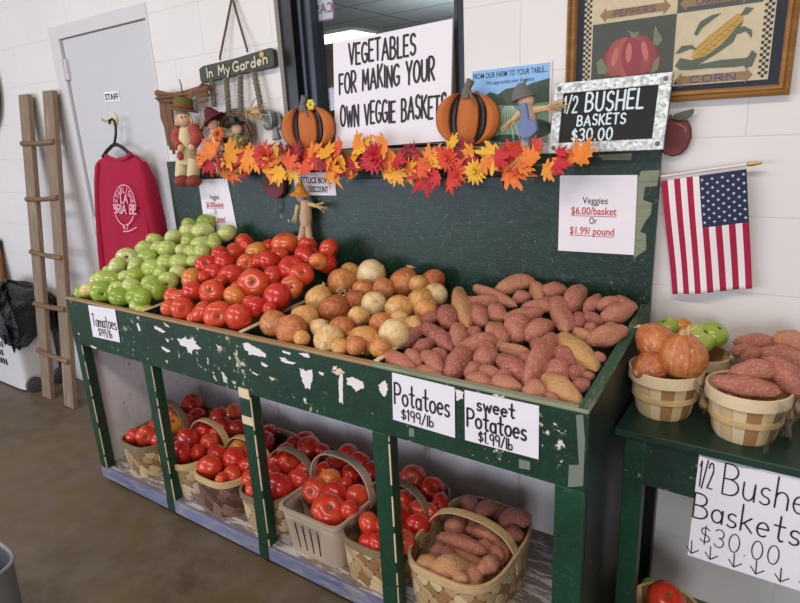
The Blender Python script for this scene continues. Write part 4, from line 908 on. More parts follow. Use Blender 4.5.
f.text(m, '$30.00', mm(.03), mm(.19), .655, .83, .0024, .3, .02)
for x in (.014, .055, .105, .15, .198, .245, .29):
    f.strokes(m, [[(mm(x), .84), (mm(x+.002), .965)], [(mm(x-.010), .91), (mm(x+.002), .97), (mm(x+.017), .915)]], .0024)
m.build('lettering', M['ink'], o)
t = MB(); t.prism([P(u, v, y=-.3925) for u, v in ((690, 449), (702, 452), (738, 463), (753, 463), (760, 470), (742, 468), (718, 462), (703, 457))], (0, .0008, 0)); t.build('tape', tapem, o)

def round_basket(cx, cy, r, z0, h, label, name='round_basket', grp='small round baskets on the table', full=True):
    t = thing(name, label, 'basket', (cx, cy, z0), grp); n = 40
    m = MB()
    for inner in (0, 1):
        th = .003*inner; vs = []; uvs = []
        for i, (k, z) in enumerate(((.7, 0), (.76, .08), (.86, .45), (1., 1.))):
            for j in range(n+1):
                a = 2*PI*j/n; vs.append((cx+(r*k-th)*math.cos(a), cy+(r*k-th)*math.sin(a), z0+h*z+(th if i == 0 else 0))); uvs.append((j/n, z))
        n1 = n+1; fs = [(i*n1+j, i*n1+j+1, (i+1)*n1+j+1, (i+1)*n1+j)[::(-1 if inner else 1)] for i in range(3) for j in range(n)]; fs.append(tuple(range(n))[::(1 if inner else -1)])
        m.add(vs, fs, uvs)
    m.build('basket_body', M['slat'], t)
    m = MB(); band(m, cx, cy, r*.965, r*.965, z0+h*.78, z0+h*1.03, .005, 40, 2); m.build('rim', M['rimpale'], t, bevel=.001)
    m = MB(); band(m, cx, cy, r*.855, r*.855, z0+h*.4, z0+h*.52, .004, 40, 2); m.build('middle_band', M['rim'], t, bevel=.001)
TZ = .7455
round_basket(-.1, -.252, .087, TZ, .122, 'round slatted basket of onions beside the stand on the green table')
round_basket(.085, -.285, .088, TZ, .122, 'round slatted basket of sweet potatoes at the front of the table')
round_basket(-.045, -.098, .078, TZ, .118, 'round basket of green tomatoes behind the onion basket')
round_basket(.145, -.1, .088, TZ, .122, 'round basket of sweet potatoes against the wall behind the front one')
def single(L, zc, kind, lab, grp, cx, cy, rad, slack=.86):
    it = []
    for q in L:
        X = P(q[0], q[1], z=zc+(q[6] if len(q) > 6 else 0)); R = px(X, q[2]); it.append(dict(X=X, sph=[(np.zeros(3), R)], R=(R, R), r=R, tint=q[3], scar=q[4] if len(q) > 4 else None))
    X = settle(it, (cx-rad, cx+rad, cy-rad, cy+rad), slack=slack); return it, X
def by_ray(q, y): X = P(q[0], q[1], y=y); return X
LO = [(683, 357.5, 23, .62, (.05, .95, .35), -.275), (655.5, 342, 19, .62, (-.5, .5, -.3), -.235), (651, 368, 17.5, .7, (-.6, -.2, .3), -.285), (664, 352, 14, .6, None, -.2)]
it = []
for q in LO:
    X = P(q[0], q[1], y=q[5]); R = px(X, q[2]); it.append(dict(X=X, sph=[(np.zeros(3), R)], R=(R, R), r=R/1.08, tint=q[3], scar=q[4]))
place_onions(it, np.array([i['X'] for i in it]), ['largest copper onion with a dry neck on top of the round basket', 'brown onion at the back of the round basket beside the stand', 'reddish brown onion low against the stand side of the round basket', 'brown onion tucked under the others in the round basket'], 'onions in the round basket')
LG = [(699, 338, 15.5, .45, (.2, .1), -.11, 'green tomato with a pale ribbed side in the basket behind the onions'), (714, 334, 13.5, .2, None, -.085, 'dark green tomato nearest the flag in the back basket'), (667, 328, 12, .35, None, -.09, 'green tomato nearest the stand in the back basket'), (683, 327, 9.5, .95, None, -.075, 'small orange-tinged tomato at the back behind the onions')]
for q in LG:
    X = P(q[0], q[1], y=q[5]); r = px(X, q[2]); ax = CAM-X; ax /= np.linalg.norm(ax)
    o = put('tomato', GRN[3] if q[3] < .9 else RED[2], X, rot_to(np.array([rs.uniform(-1, 1), -.3, 1.])), (r, r, r)); o['tint'] = q[3] if q[3] < .9 else .85
    child(o, 'stem_scar', SCR_G, Matrix.Identity(4)); tag(o, q[6], 'tomato', 'tomatoes in the back round basket')
LS = [((716, 379), (776, 393), 18, .3, -.325, 'long pink sweet potato along the front rim of the round basket'), ((734, 371), (773, 371), 20, .32, -.285, 'plump pink sweet potato on top of the front round basket'), ((768, 363), (806, 392), 22, .22, -.27, 'large dark pink sweet potato sticking out at the side of the front basket'),
      ((737, 341), (774, 345), 15, .35, -.1, 'brownish sweet potato lying along the back of the rear basket'), ((734, 350), (756, 351), 13, .35, -.13, 'small sweet potato at the onion side of the rear basket'), ((756, 353), (806, 362), 18, .3, -.15, 'long sweet potato across the middle of the rear basket'), ((778, 341), (806, 346), 21, .45, -.11, 'thick knobbly sweet potato topmost in the rear basket'), ((743, 358), (760, 352), 11, .3, -.17, 'little sweet potato just above the front basket heap')]
for k, q in enumerate(LS):
    a_, b_ = P(*q[0], y=q[4]), P(*q[1], y=q[4]); it = spud_items([(0, 0, 0, 0, 1, q[3])], 0, 0, lambda u, v: a_) if False else None
    X = (a_+b_)/2; W = px(X, q[2])*1.28; ax = b_-a_; d = np.linalg.norm(ax); ax /= d
    place_spuds([dict(ax=ax, W=W, L=d+.4*W, tint=q[3], var=0, cut=0)], [X], [q[5]], 'sweet potatoes in the round baskets')
# clear produce bags around the sweet potato baskets
def bag(cx, cy, r, z0, z1, a0, a1, label, seed):
    m = MB(); n, k = 46, 14; r_ = np.random.RandomState(seed); vs = []
    ph = r_.rand(8)*6
    for i in range(k):
        z = z0+(z1-z0)*i/(k-1)
        for j in range(n):
            a = math.radians(a0+(a1-a0)*j/(n-1)); q = r*(.8+.24*min(1, i/(k-1)*1.1))+.01+.007*math.sin(7*a+ph[0]+3*i*.2)+.004*math.sin(17*a+ph[1]-i*.5)+.0012*r_.rand()
            vs.append((cx+q*math.cos(a), cy+q*math.sin(a), z+.008*math.sin(7*a+ph[3])*i/(k-1)))
    fs = [(i*n+j, i*n+j+1, (i+1)*n+j+1, (i+1)*n+j) for i in range(k-1) for j in range(n-1)]
    m.add(vs, fs); tag(m.build('plastic_bag', M['film'], angle=180), label, 'plastic bag')
bag(.085, -.285, .096, TZ, .862, -60, 110, 'crinkled clear plastic bag around the far side of the front sweet potato basket', 1)
bag(.085, -.285, .094, .79, .872, 165, 215, 'strip of clear plastic bag between onion basket and sweet potato basket', 3)
bag(.145, -.1, .1, .79, .885, 150, 235, 'crumpled clear plastic bag at the rim of the rear sweet potato basket', 2)
# basket on the floor under the table
round_basket(-.05, -.255, .09, 0, .15, 'round slatted basket on the floor under the table', grp=None)
for q, y, tn, me, lab in (((666, 601, 19), -.28, .3, RED[1], 'red tomato in the basket on the floor under the table'), ((651, 587, 9), -.17, .3, GRN[1], 'green tomato in the shadow under the table by the black leg')):
    X = P(q[0], q[1], y=y); r = px(X, q[2]); o = put('tomato', me, X, rot_to((.2, -.4, 1)), (r, r, r)); o['tint'] = tn; child(o, 'stem_scar', SCR_R, Matrix.Identity(4)); tag(o, lab, 'tomato')

# ------------------------------------------------------------------ things on and above the ledge
def disc_poly(cx, cy, rx, ry, n=20, a0=0, rot=0):
    c, s = math.cos(math.radians(rot)), math.sin(math.radians(rot))
    return [(cx+rx*math.cos(a0+2*PI*i/n)*c-ry*math.sin(a0+2*PI*i/n)*s, cy+rx*math.cos(a0+2*PI*i/n)*s+ry*math.sin(a0+2*PI*i/n)*c) for i in range(n)]
def pumpkin(cx, z0, w, h, y, tilt, label, flower):
    t = thing('wooden_pumpkin', label, 'pumpkin decoration', (cx, y, z0), 'wooden pumpkins on the ledge')
    ct, st_ = math.cos(tilt), math.sin(tilt); zc = z0+h/2
    tr = lambda x, z: (cx+(x*ct+z*st_), zc+(-x*st_+z*ct))
    def lens(m, k0, k1, y0, bulge, sh=1.):
        N = 16; F_ = []; 
        for i in range(N+1):
            q = -1+2*i/N; e = max(1-abs(q)**2.3, 0)**.5
            row = []
            for j in range(5):
                k = k0+(k1-k0)*j/4; X, Z = tr(k*e*w/2*sh, q*h/2*sh); row.append((X, y0-bulge*math.sin(PI*j/4)*(.25+.75*e), Z))
            F_.append(row)
        vs = [p for r in F_ for p in r]+[(p[0], y0+.012, p[2]) for r in F_ for p in r]; T = (N+1)*5
        fs = [(i*5+j, i*5+j+1, (i+1)*5+j+1, (i+1)*5+j) for i in range(N) for j in range(4)]+[(T+i*5+j, T+(i+1)*5+j, T+(i+1)*5+j+1, T+i*5+j+1) for i in range(N) for j in range(4)]
        fs += [(i*5+a_, (i+1)*5+a_, T+(i+1)*5+a_, T+i*5+a_) for i in range(N) for a_ in (0, 4)]
        m.add(vs, fs)
    m = MB(); lens(m, -.97, .97, y+.014, 0, .97); m.build('black_back', M['black'], t)
    for k0, k1 in ((-1.0, -.58), (-.3, .36), (.64, 1.0)):
        m = MB(); lens(m, k0, k1, y, .016); m.build('orange_slat', M['pump'], t, angle=60)
    m = MB()
    for k in (-.44, .5):
        pts = [(tr(k*max(1-abs(q)**2.3, 0)**.5*w/2, q*h/2)) for q in [-.93+1.86*i/26 for i in range(27)]]
        m.tube([(p[0], y+.008, p[1]) for p in pts], [.0075+.002*(i % 2) for i in range(27)], 6)
    m.build('ribbed_strip', M['black'], t)
    m = MB(); p0, p1, p2 = tr(0, h*.47), tr(.002, h*.56), tr(.012, h*.70); m.tube([(p0[0], y-.004, p0[1]-.012), (p0[0], y-.006, p0[1]), (p1[0], y-.006, p1[1]), (p2[0], y-.006, p2[1])], [.02, .017, .012, .013], 9)
    m.tube([(p1[0]+.004, y-.014, p1[1]), (p1[0]+.022, y-.026, p1[1]-.02), (p1[0]+.03, y-.02, p1[1]-.05)], .004, 6); m.build('stem', M['grey'], t)
    if flower:
        m = MB(); q = tr(.045, h*.5)
        for i in range(6):
            a = i*PI/3; m.ell((q[0]+.012*math.cos(a), y-.014, q[1]+.012*math.sin(a)), (.009, .005, .009), 8, 6)
        m.build('yellow_flower', flat('#dcc23a', .6), t)
ZL = 1.4215
pumpkin(-1.449, ZL, .262, .165, -.045, 0, 'orange and black wooden pumpkin with a yellow flower at the window corner', True)
pumpkin(-.77, ZL, .222, .165, -.045, .08, 'orange and black wooden pumpkin in front of the farm poster', False)

# maple leaf garland
LEAF = [(90, 1.0), (79, .60), (71, .70), (60, .40), (50, .80), (42, .88), (37, .62), (26, .68), (20, .42), (6, .70), (-6, .58), (-14, .34), (-35, .42), (-50, .30), (-78, .22), (-90, .26)]
def leaf_outline():
    R_ = [(math.cos(math.radians(a))*r, math.sin(math.radians(a))*r) for a, r in LEAF]; L_ = [(-x, y) for x, y in R_[1:-1]][::-1]
    return R_+L_
OUT = leaf_outline()
def leaf(m, c, r, rot, axis_tilt, curl):
    n = np.array([axis_tilt[0], -1, axis_tilt[1]]); n /= np.linalg.norm(n); x = np.cross((0, 0, 1), n)*-1; x /= np.linalg.norm(x); z = np.cross(n, x)*-1
    if z[2] < 0: z = -z
    vs = []
    for lvl in (0., .55, 1.):
        for px_, pz_ in (OUT if lvl else [(0, -.05)]):
            X_, Z_ = px_*lvl, pz_*lvl if lvl else -.05; cr, sr = math.cos(rot), math.sin(rot)
            d = math.hypot(X_, Z_); h = .22*abs(X_)-curl*d*d+.06*math.sin(9*math.atan2(Z_, X_+1e-6))*d
            a_, b_ = X_*cr-Z_*sr, X_*sr+Z_*cr
            vs.append(np.asarray(c)+r*(x*a_+z*b_-n*(-h)))
    N = len(OUT); fs = [(0, 1+i, 1+(i+1) % N) for i in range(N)]+[(1+i, 1+N+i, 1+N+(i+1) % N, 1+(i+1) % N) for i in range(N)]
    b = len(m.v); m.add(vs, fs)
    m.add([v+n*-.0008 for v in vs], [f[::-1] for f in fs])
LV = [(212, 152, 15, .6), (229, 150, 15, .74), (222, 172, 15, .62), (231, 172, 12, .58), (229, 161, 12, .36), (237, 161, 13, .36), (246, 157, 15, .68), (248, 170, 10, .22), (253, 150, 9, .7), (279, 158, 14, .62), (270, 173, 15, .7), (281, 172, 13, .82), (292, 171, 11, .9), (281, 148, 9, .06), (295, 158, 15, .16),
      (305, 170, 12, .48), (312, 155, 14, .64), (326, 154, 14, .76), (339, 150, 11, .48), (315, 165, 11, .32), (330, 168, 18, .7), (342, 166, 12, .26), (349, 167, 11, .32), (356, 142, 13, .68), (357, 152, 10, .6), (360, 166, 15, .2), (352, 176, 9, .64), (371, 147, 13, .64), (384, 146, 14, .66), (390, 156, 15, .7), (386, 170, 17, .84),
      (397, 174, 11, .78), (408, 170, 15, .8), (405, 150, 12, .14), (411, 157, 12, .3), (416, 165, 11, .48), (430, 160, 15, .68), (427, 177, 17, .34), (437, 176, 11, .34), (452, 145, 11, .86), (450, 179, 15, .4), (462, 168, 11, .62), (471, 154, 11, .7), (474, 162, 12, .2), (485, 162, 11, .64), (496, 154, 18, .85), (512, 152, 14, .42),
      (509, 172, 20, .58), (518, 165, 11, .44), (535, 146, 9, .42), (546, 170, 12, .7), (556, 165, 13, .3), (567, 162, 13, .58), (580, 158, 18, .64), (560, 153, 8, .3), (202, 160, 9, .6), (440, 155, 9, .4)]
gl = thing('leaf_garland', 'garland of red, orange and yellow silk maple leaves along the top of the green board', 'garland', (-1.2, -.09, 1.36))
for k in range(34):
    uu = 208+k*11.2+rs.uniform(-3, 3)
    if 535 < uu: continue
    LV.append((uu, 158+6*math.sin(k*2.1)+(6 if uu > 380 else 0)+rs.uniform(-4, 5), 11+rs.rand()*4, rs.choice([.16, .32, .5, .62, .68, .76, .84])))
for k, (u, v, r, tn) in enumerate(LV):
    X = P(u, v, y=-.105-.03*rs.rand()); m = MB(); leaf(m, X, px(X, r)*1.42, rs.uniform(-1, 1)*2.6, (rs.uniform(-.5, .5), rs.uniform(-.1, .7)), rs.uniform(.05, .4)); o = m.build('leaf', M['leaf'], gl, angle=180); o['tint'] = tn
for u, v, r, tn in ((265, 157, 17, .38), (375, 158, 18, .32), (476, 172, 14, .9), (448, 159, 14, .46)):
    X = P(u, v, y=-.125); R_ = px(X, r); m = MB()
    for ring, (k, rr, tl_) in enumerate(((14, 1., .15), (12, .78, .4), (9, .5, .8))):
        for i in range(k):
            a = 2*PI*(i+.5*ring)/k; d = np.array([math.cos(a), -tl_, math.sin(a)]); d /= np.linalg.norm(d); e_ = np.array([-math.sin(a), 0, math.cos(a)])
            p0, p1, p2 = X, X+d*R_*rr*.6, X+d*R_*rr; w_ = R_*.16
            m.add([p0, p1+e_*w_, p2, p1-e_*w_, p1+np.array([0, -.003, 0])], [(0, 4, 1), (1, 4, 2), (2, 4, 3), (3, 4, 0)])
    m.ell(X+np.array([0, -R_*.3, 0]), R_*.16, 8, 6); o = m.build('flower', M['leaf'], gl, angle=180); o['tint'] = tn
m = MB(); m.tube([P(u, v, y=-.1) for u, v in ((200, 160), (250, 162), (310, 162), (370, 160), (430, 165), (490, 163), (540, 165), (582, 160))], .004, 6); m.build('vine', M['vine'], gl)
# plum-coloured ornament and straw dolls hanging on the board
t = thing('heart_ornament', 'dull dark red wooden ornament with a wire stem hanging under the leaf garland', 'ornament', tuple(P(273, 188, y=-.05)))
m = MB(); m.prism([P(u, v, y=-.056) for u, v in ((260, 182), (264, 191), (270, 198), (277, 199), (283, 193), (284, 183), (278, 177), (268, 177))], (0, .02, 0)); m.build('ornament_body', flat('#6a322f', .7, 0, .12, 40), t, bevel=.004)
m = MB(); m.tube([P(u, v, y=-.05) for u, v in ((275, 194), (277, 202), (277, 210), (274, 213))], .0035, 6); m.build('wire_stem', M['grey'], t)
def straw(m, a, b, n, spread, r, seed, start=.15):
    q = np.random.RandomState(seed); a = np.asarray(a); b = np.asarray(b); L = np.linalg.norm(b-a)
    for i in range(n):
        o_ = q.normal(size=3)*spread*L; m.tube([a+o_*start, (a+b)/2+o_*.5, b+o_], [r, r, r*.6], 4)
M['burlap'] = flat('#c2a382', .9, 0, .2, 160); M['skin'] = flat('#d8b08c', .8, 0, .08, 80)
t = thing('straw_doll', 'small burlap scarecrow doll with an orange hat hanging above the red tomatoes', 'doll', tuple(P(304, 235, y=-.05)))
y = -.065
m = MB(); m.tube([P(u, v, y=y) for u, v in ((305, 200), (306, 208), (306, 217), (306, 226))], [.016, .022, .026, .02], 10); m.build('body', M['burlap'], t)
m = MB(); m.ell(P(301, 197, y=y-.004), (.02, .018, .021), 14, 10); m.build('head', flat('#b8a9a4', .9, 0, .2, 90), t)
m = MB(); m.lathe([(.042, 0), (.034, .006), (.022, .012), (.017, .035), (.004, .055)], P(300, 195, y=y-.004), 14, Matrix.Rotation(.12, 3, 'Y')); m.build('hat', flat('#dd8a22', .7, 0, .1, 60), t)
for A, B in (((309, 204), (324, 208)), ((298, 205), (294, 221))):
    m = MB(); A3, B3 = P(*A, y=y), P(*B, y=y-.01); m.tube([A3, (A3+B3)/2], [.009, .007], 7); straw(m, (A3+B3)/2-(B3-A3)*.1, B3, 14, .2, .0018, 5); m.build('arm', M['straw'], t)
for dx in (-4, 3):
    m = MB(); A3, B3 = P(306+dx*.6, 224, y=y), P(306+dx*1.2, 240, y=y-.004); m.tube([A3, B3], [.012, .015], 8); straw(m, (A3+B3)/2, B3+(B3-A3)*.12, 10, .18, .002, 8); m.build('leg', M['burlap'], t)
# scarecrow with grey hat by the poster
t = thing('scarecrow_doll', 'scarecrow doll in grey hat and blue apron standing before the farm poster', 'doll', tuple(P(528, 155, y=-.06)))
y = -.07; m = MB(); m.ell(P(526, 101, y=y), (.024, .02, .022), 14, 10); m.build('head', M['skin'], t)
m = MB(); m.lathe([(.036, 0), (.032, .008), (.027, .022), (.014, .04), (.002, .046)], P(523, 99, y=y), 16, Matrix.Rotation(-.25, 3, 'Y')); m.tube([P(524, 84, y=y), P(526, 79, y=y)], .004, 6); m.build('hat', flat('#6f6a68', .9, 0, .12, 80), t)
m = MB(); m.tube([P(527, 106, y=y), P(529, 116, y=y), P(529, 130, y=y), P(528, 138, y=y)], [.016, .022, .024, .018], 10); m.build('body', flat('#b5a69a', .9, 0, .15, 90), t)
m = MB(); m.prism([P(u, v, y=y-.03) for u, v in ((519, 104), (525, 102), (527, 110), (528, 119), (536, 122), (537, 131), (530, 138), (521, 139), (517, 131), (519, 121), (520, 112))], (0, .016, 0)); m.build('apron', flat('#7480a6', .9, 0, .08, 90), t, bevel=.004)
for A, B in (((534, 110), (562, 106)), ((521, 112), (506, 128))):
    m = MB(); A3, B3 = P(*A, y=y), P(*B, y=y-.005); m.tube([A3, (A3+B3)/2], [.012, .008], 8); straw(m, (A3*2+B3)/3, B3, 26, .16, .0018, 12); m.build('arm', M['straw'], t)
m = MB(); m.tube([P(527, 136, y=y), P(525, 152, y=y)], [.014, .016], 8); m.build('leg', flat('#a79f98', .9), t)
m = MB(); straw(m, P(530, 152, y=y-.03), P(514, 165, y=y-.05), 16, .22, .0018, 15); m.build('straw_tuft', M['straw'], t)
# stuffed scarecrow in its twig arch
t = thing('scarecrow_figure', 'stuffed scarecrow in cream overalls and olive hat under a twig arch', 'doll', tuple(P(182, 187, y=-.07)))
y = -.075
m = MB(); m.tube([P(u, v, y=y+.02) for u, v in ((157, 93), (172, 97), (186, 94), (207, 87))], [.014, .017, .016, .014], 8)
for i in range(9):
    o_ = rs.normal(size=3)*.008; m.tube([P(158, 95+i*.4, y=y+.012)+o_, P(182, 95, y=y+.004)+o_, P(209, 86+i*.5, y=y+.012)-o_], .004, 5)
for u0, u1, v1 in ((165, 171, 150), (168, 174, 154), (163, 169, 146), (170, 176, 150), (161, 166, 128)): m.tube([P(u0, 96, y=y+.022), P((u0+u1)/2-1, 118, y=y+.018), P(u1, v1, y=y+.02)], [.011, .009, .007], 7)
for i in range(12):
    o_ = rs.normal(size=3)*(.01, .004, .014); m.tube([P(162, 97, y=y+.012)+o_, P(183, 97.5, y=y+.002)+o_*.8, P(207, 91, y=y+.012)-o_], .006, 5)
for v0 in (90, 96, 102): m.tube([P(196, v0+1, y=y+.006), P(208, v0-2, y=y+.006)], .006, 6)
m.tube([P(182, 95, y=y), P(181, 84, y=y), P(179, 79, y=y)], [.004, .003, .002], 5); m.build('twig_arch', M['twig'], t)
cr = flat('#d9c89c', .9, 0, .08, 90)
m = MB(); m.tube([P(186, 128, y=y-.01), P(187, 140, y=y-.015), P(188, 155, y=y-.01), P(188, 163, y=y-.01)], [.026, .036, .04, .037], 14); m.build('overalls', cr, t)
for u0 in (182, 194):
    m = MB(); m.tube([P(u0+1, 158, y=y-.01), P(u0, 168, y=y-.012), P(u0-1, 176, y=y-.012)], [.03, .029, .027], 12); m.build('leg', cr, t)
    m = MB(); m.ell(P(u0, 181, y=y-.03), (.034, .036, .026), 16, 10); m.build('boot', flat('#8a3a30', .8, 0, .06, 60), t)
m = MB(); m.ell(P(184, 119, y=y-.01), (.036, .03, .032), 16, 12); head_ = m.build('head', M['skin'], t)
m = MB()
for a_ in (-.016, .012):
    e_ = P(184, 118, y=y-.04)+np.array([a_, 0, .004]); m.ell(e_, .004, 8, 6)
m.build('eyes', M['black'], head_)
m = MB(); straw(m, P(177, 116, y=y-.012), P(176, 128, y=y-.02), 10, .15, .003, 21); straw(m, P(191, 117, y=y-.012), P(193, 127, y=y-.02), 8, .15, .003, 22); m.build('straw_hair', M['straw'], t)
m = MB(); m.lathe([(.062, .004), (.06, .011), (.042, .01), (.04, .05), (.032, .06), (.003, .062)], P(183, 112, y=y-.002), 20, Matrix.Rotation(.12, 3, 'Y') @ Matrix.Rotation(-.12, 3, 'X')); hat_ = m.build('hat', flat('#67632c', .9, 0, .12, 70), t)
m = MB(); m.lathe([(.044, .012), (.043, .026)], P(183, 112, y=y-.002), 20, Matrix.Rotation(.12, 3, 'Y') @ Matrix.Rotation(-.12, 3, 'X'), cap=False); m.build('hat_band', flat('#8a3a2c', .8), hat_)
shr = flat('#a84840', .9, 0, .12, 110)
for A, B, C_ in (((180, 128), (176, 138), (180, 147)), ((193, 128), (198, 137), (193, 146))):
    m = MB(); m.tube([P(*A, y=y-.02), P(*B, y=y-.03), P(*C_, y=y-.055)], [.024, .026, .019], 12); m.build('arm', shr, t)
    m = MB(); m.ell(P(C_[0]+(1 if C_[0] < 185 else -1), C_[1]+1, y=y-.06), .015, 12, 8); m.build('hand', M['skin'], t)
m = MB(); m.ell(P(180, 156, y=y-.06), (.014, .012, .02), 10, 8); m.build('red_patch', shr, t)
m = MB(); straw(m, P(196, 140, y=y+.006), P(203, 122, y=y), 30, .2, .002, 31); m.build('straw_bundle', flat('#9a7a58', .9, 0, .2, 120), t)
# second doll with a burgundy hat
t = thing('hat_doll', 'straw doll in a pointed burgundy hat between the stuffed scarecrow and the wreath', 'doll', tuple(P(222, 165, y=-.08)))
y = -.085
m = MB(); m.ell(P(213, 124, y=y), (.024, .022, .024), 14, 10); m.build('head', M['skin'], t)
m = MB(); m.lathe([(.05, -.004), (.046, .004), (.034, .01), (.03, .022), (.018, .045), (.002, .058)], P(214, 119, y=y-.002), 16, Matrix.Rotation(-.5, 3, 'Y') @ Matrix.Rotation(.2, 3, 'X')); m.build('hat', flat('#5b1a2a', .9, 0, .1, 70), t)
m = MB(); m.tube([P(215, 130, y=y), P(218, 142, y=y), P(222, 152, y=y)], [.018, .024, .016], 10); straw(m, P(220, 146, y=y), P(224, 172, y=y-.02), 24, .12, .0022, 41); straw(m, P(212, 134, y=y), P(207, 150, y=y-.01), 22, .2, .0022, 42); m.build('straw_body', flat('#d3b592', .9, 0, .15, 100), t)
m = MB()
for i in range(6): a = i*PI/3; m.ell(P(218+4*math.cos(a), 134+5*math.sin(a), y=y-.025), (.012, .006, .012), 8, 6)
m.build('orange_bow', flat('#d2612a', .8, 0, .15, 60), t)
# "In My Garden" hanging sign
t = thing('garden_sign', 'green wooden In My Garden sign hanging on twine with a twig wreath below', 'sign', tuple(P(236, 68, y=-.02)))
f = Face(P(198.5, 67, y=-.032), P(272.5, 48, y=-.032), P(200.5, 83, y=-.032))
m = MB(); m.prism([f.at(a, b) for a, b in ((0, .12), (.06, 0), (.5, .03), (.96, -.06), (1, .08), (1.0, .95), (.97, 1.06), (.55, 1.0), (.04, 1.04), (0, .9))], (0, .022, 0)); m.build('sign_board', m_wood('garden_board', '#4f483c', '#3f443a', '#5c5446', 'x', 1.5), t, bevel=.003)
m = MB(); f.text(m, 'In My', .12, .44, .25, .80, .0075, .25, .06, .004); f.text(m, 'Garden', .49, .93, .22, .78, .0075, .25, .06, .004); m.build('lettering', flat('#c9c2a6', .8), t)
m = MB(); m.ell(f.at(.87, .22, .003), (.012, .005, .012), 12, 6); m.build('button', flat('#c9b15e', .7), t)
m = MB()
for A in ((220, 57), (247, 49)): m.tube([P(*A, y=-.036)+(0, 0, -.012), P(*A, y=-.036), P((A[0]+232)/2, (A[1]-2)/2, y=-.02), P(232, -3, y=-.014)], .0045, 6)
m.build('twine', M['vine'], t)
for A, B in (((212, 81), (214, 106)), ((226, 78), (229, 116)), ((240, 75), (241, 112)), ((254, 72), (262, 112))):
    m = MB(); A3, B3 = P(*A, y=-.03), P(*B, y=-.035)
    for ph in (0, 2.1, 4.2): m.tube([A3+(B3-A3)*q+np.array([.008*math.cos(q*22+ph), .008*math.sin(q*22+ph), 0]) for q in [i/18 for i in range(19)]], .0055, 5)
    m.build('twisted_cord', flat('#7d7464', .9, 0, .25, 120), t)
wc = P(236, 133, y=-.04); m = MB()
for i in range(12):
    o_ = rs.normal(size=2)*.008; R1 = .082+rs.normal()*.008
    m.tube([wc+np.array([R1*math.cos(a)+o_[0], .01*math.sin(3*a+i), .9*R1*math.sin(a)+o_[1]]) for a in [2*PI*k/24 for k in range(25)]], .0045, 5)
m.build('twig_wreath', M['vine'], t)
m = MB(); m.ell(wc+np.array([.03, -.02, .015]), (.026, .02, .024), 14, 10); m.build('crow_face', M['skin'], t)
m = MB(); m.lathe([(.05, 0), (.046, .005), (.024, .008), (.02, .03), (.002, .036)], wc+np.array([.022, -.02, .03]), 14, Matrix.Rotation(-.2, 3, 'Y')); m.build('black_hat', M['black'], t)
m = MB(); straw(m, wc+np.array([.02, -.02, 0]), wc+np.array([-.05, -.035, .0]), 24, .3, .002, 51); straw(m, wc+np.array([.03, -.02, -.01]), wc+np.array([.03, -.04, -.05]), 20, .3, .002, 52); m.build('straw_hair', flat('#c8bb98', .9, 0, .15, 90), t)
m = MB(); straw(m, wc+np.array([.035, -.03, -.015]), wc+np.array([.05, -.04, -.055]), 16, .3, .003, 53); m.build('green_sprig', flat('#6f8a44', .8, 0, .2, 80), t)
m = MB(); m.prism([wc+np.array(q) for q in ((-.005, -.035, -.06), (.06, -.035, -.06), (.07, -.035, -.1), (.0, -.035, -.105))], (0, .02, 0)); m.build('checked_cloth', flat('#8d95a0', .9, 0, .5, 130), t, bevel=.004)
m = MB(); k = P(268, 120, y=-.035); m.lathe([(.04, -.012), (.04, .006), (.034, .01), (.03, .004), (.02, .003)], k, 20, rot_to((-.25, -1, 0))); m.lathe([(.036, -.012), (.036, .004)], P(275, 121, y=-.02), 20, rot_to((0, -1, 0))); m.tube([k+np.array([.03, .005, -.03]), k+np.array([.04, 0, -.075])], [.008, .02], 8); m.build('tin_lid', flat('#8d9390', .4, .6, .1, 40), t)
m = MB(); straw(m, P(248, 114, y=-.05), P(262, 112, y=-.055), 22, .35, .0025, 54); m.ell(P(255, 112, y=-.045), (.028, .014, .018), 12, 8); m.build('raffia_bow', M['straw'], t)
# farm poster
f = Face(P(471, 70, y=-.004), P(553.5, 60.5, y=-.004), P(474, 150, y=-.004)); f.ey = np.array([0, 0, -.235]); f.ex = np.array([.262, 0, .002])
o = tag(f.sheet(.0012).build('farm_poster', M['white']), 'printed farm landscape poster on the wall behind the scarecrow doll', 'poster')
def art(f, pts, col, h, name, par, mt=None):
    global ARTK; ARTK = (globals().get('ARTK', 0)+1) % 20; m = MB(); f.poly(m, pts, h+ARTK*1.5e-5); return m.build(name, mt or flat(col, .6, 0, .06, 60), par, smooth=False)
ci = lambda a: [(x, y) for x, y in a]
art(f, [(.02, .02), (.98, .02), (.98, .45), (.02, .45)], '#8fbbe6', .0008, 'sky_print', o)
m = MB(); f.poly(m, [(.02, .42), (.08, .34), (.16, .36), (.25, .3), (.35, .34), (.45, .28), (.55, .27), (.66, .3), (.76, .24), (.88, .22), (.98, .2), (.98, .6), (.02, .6)], .001); m.build('hills_print', m_tinted('print_hills', [(0, '#3f5244'), (1, '#6d7d66')], .6, 40, 1.4), o)
m = MB(); f.poly(m, [(.02, .5), (.3, .47), (.6, .5), (.98, .48), (.98, .98), (.02, .98)], .0012); m.build('field_print', flat('#7d9a82', .6, 0, .15, 40), o)
m = MB()
for k in range(9): f.strokes(m, [[(.44+.012*k, .5), (.2+.09*k, .97)]], .0032, .0014)
m.build('furrow_print', flat('#b5c8b4', .6), o)
m = MB(); f.poly(m, disc_poly(.2, .52, .17, .09, 14), .0015); f.poly(m, disc_poly(.82, .8, .2, .12, 14), .0015); f.poly(m, disc_poly(.45, .9, .2, .05, 14), .0015); m.build('tree_print', m_tinted('print_trees', [(0, '#35473a'), (1, '#5d6f58')], .6, 50, 1.4), o)
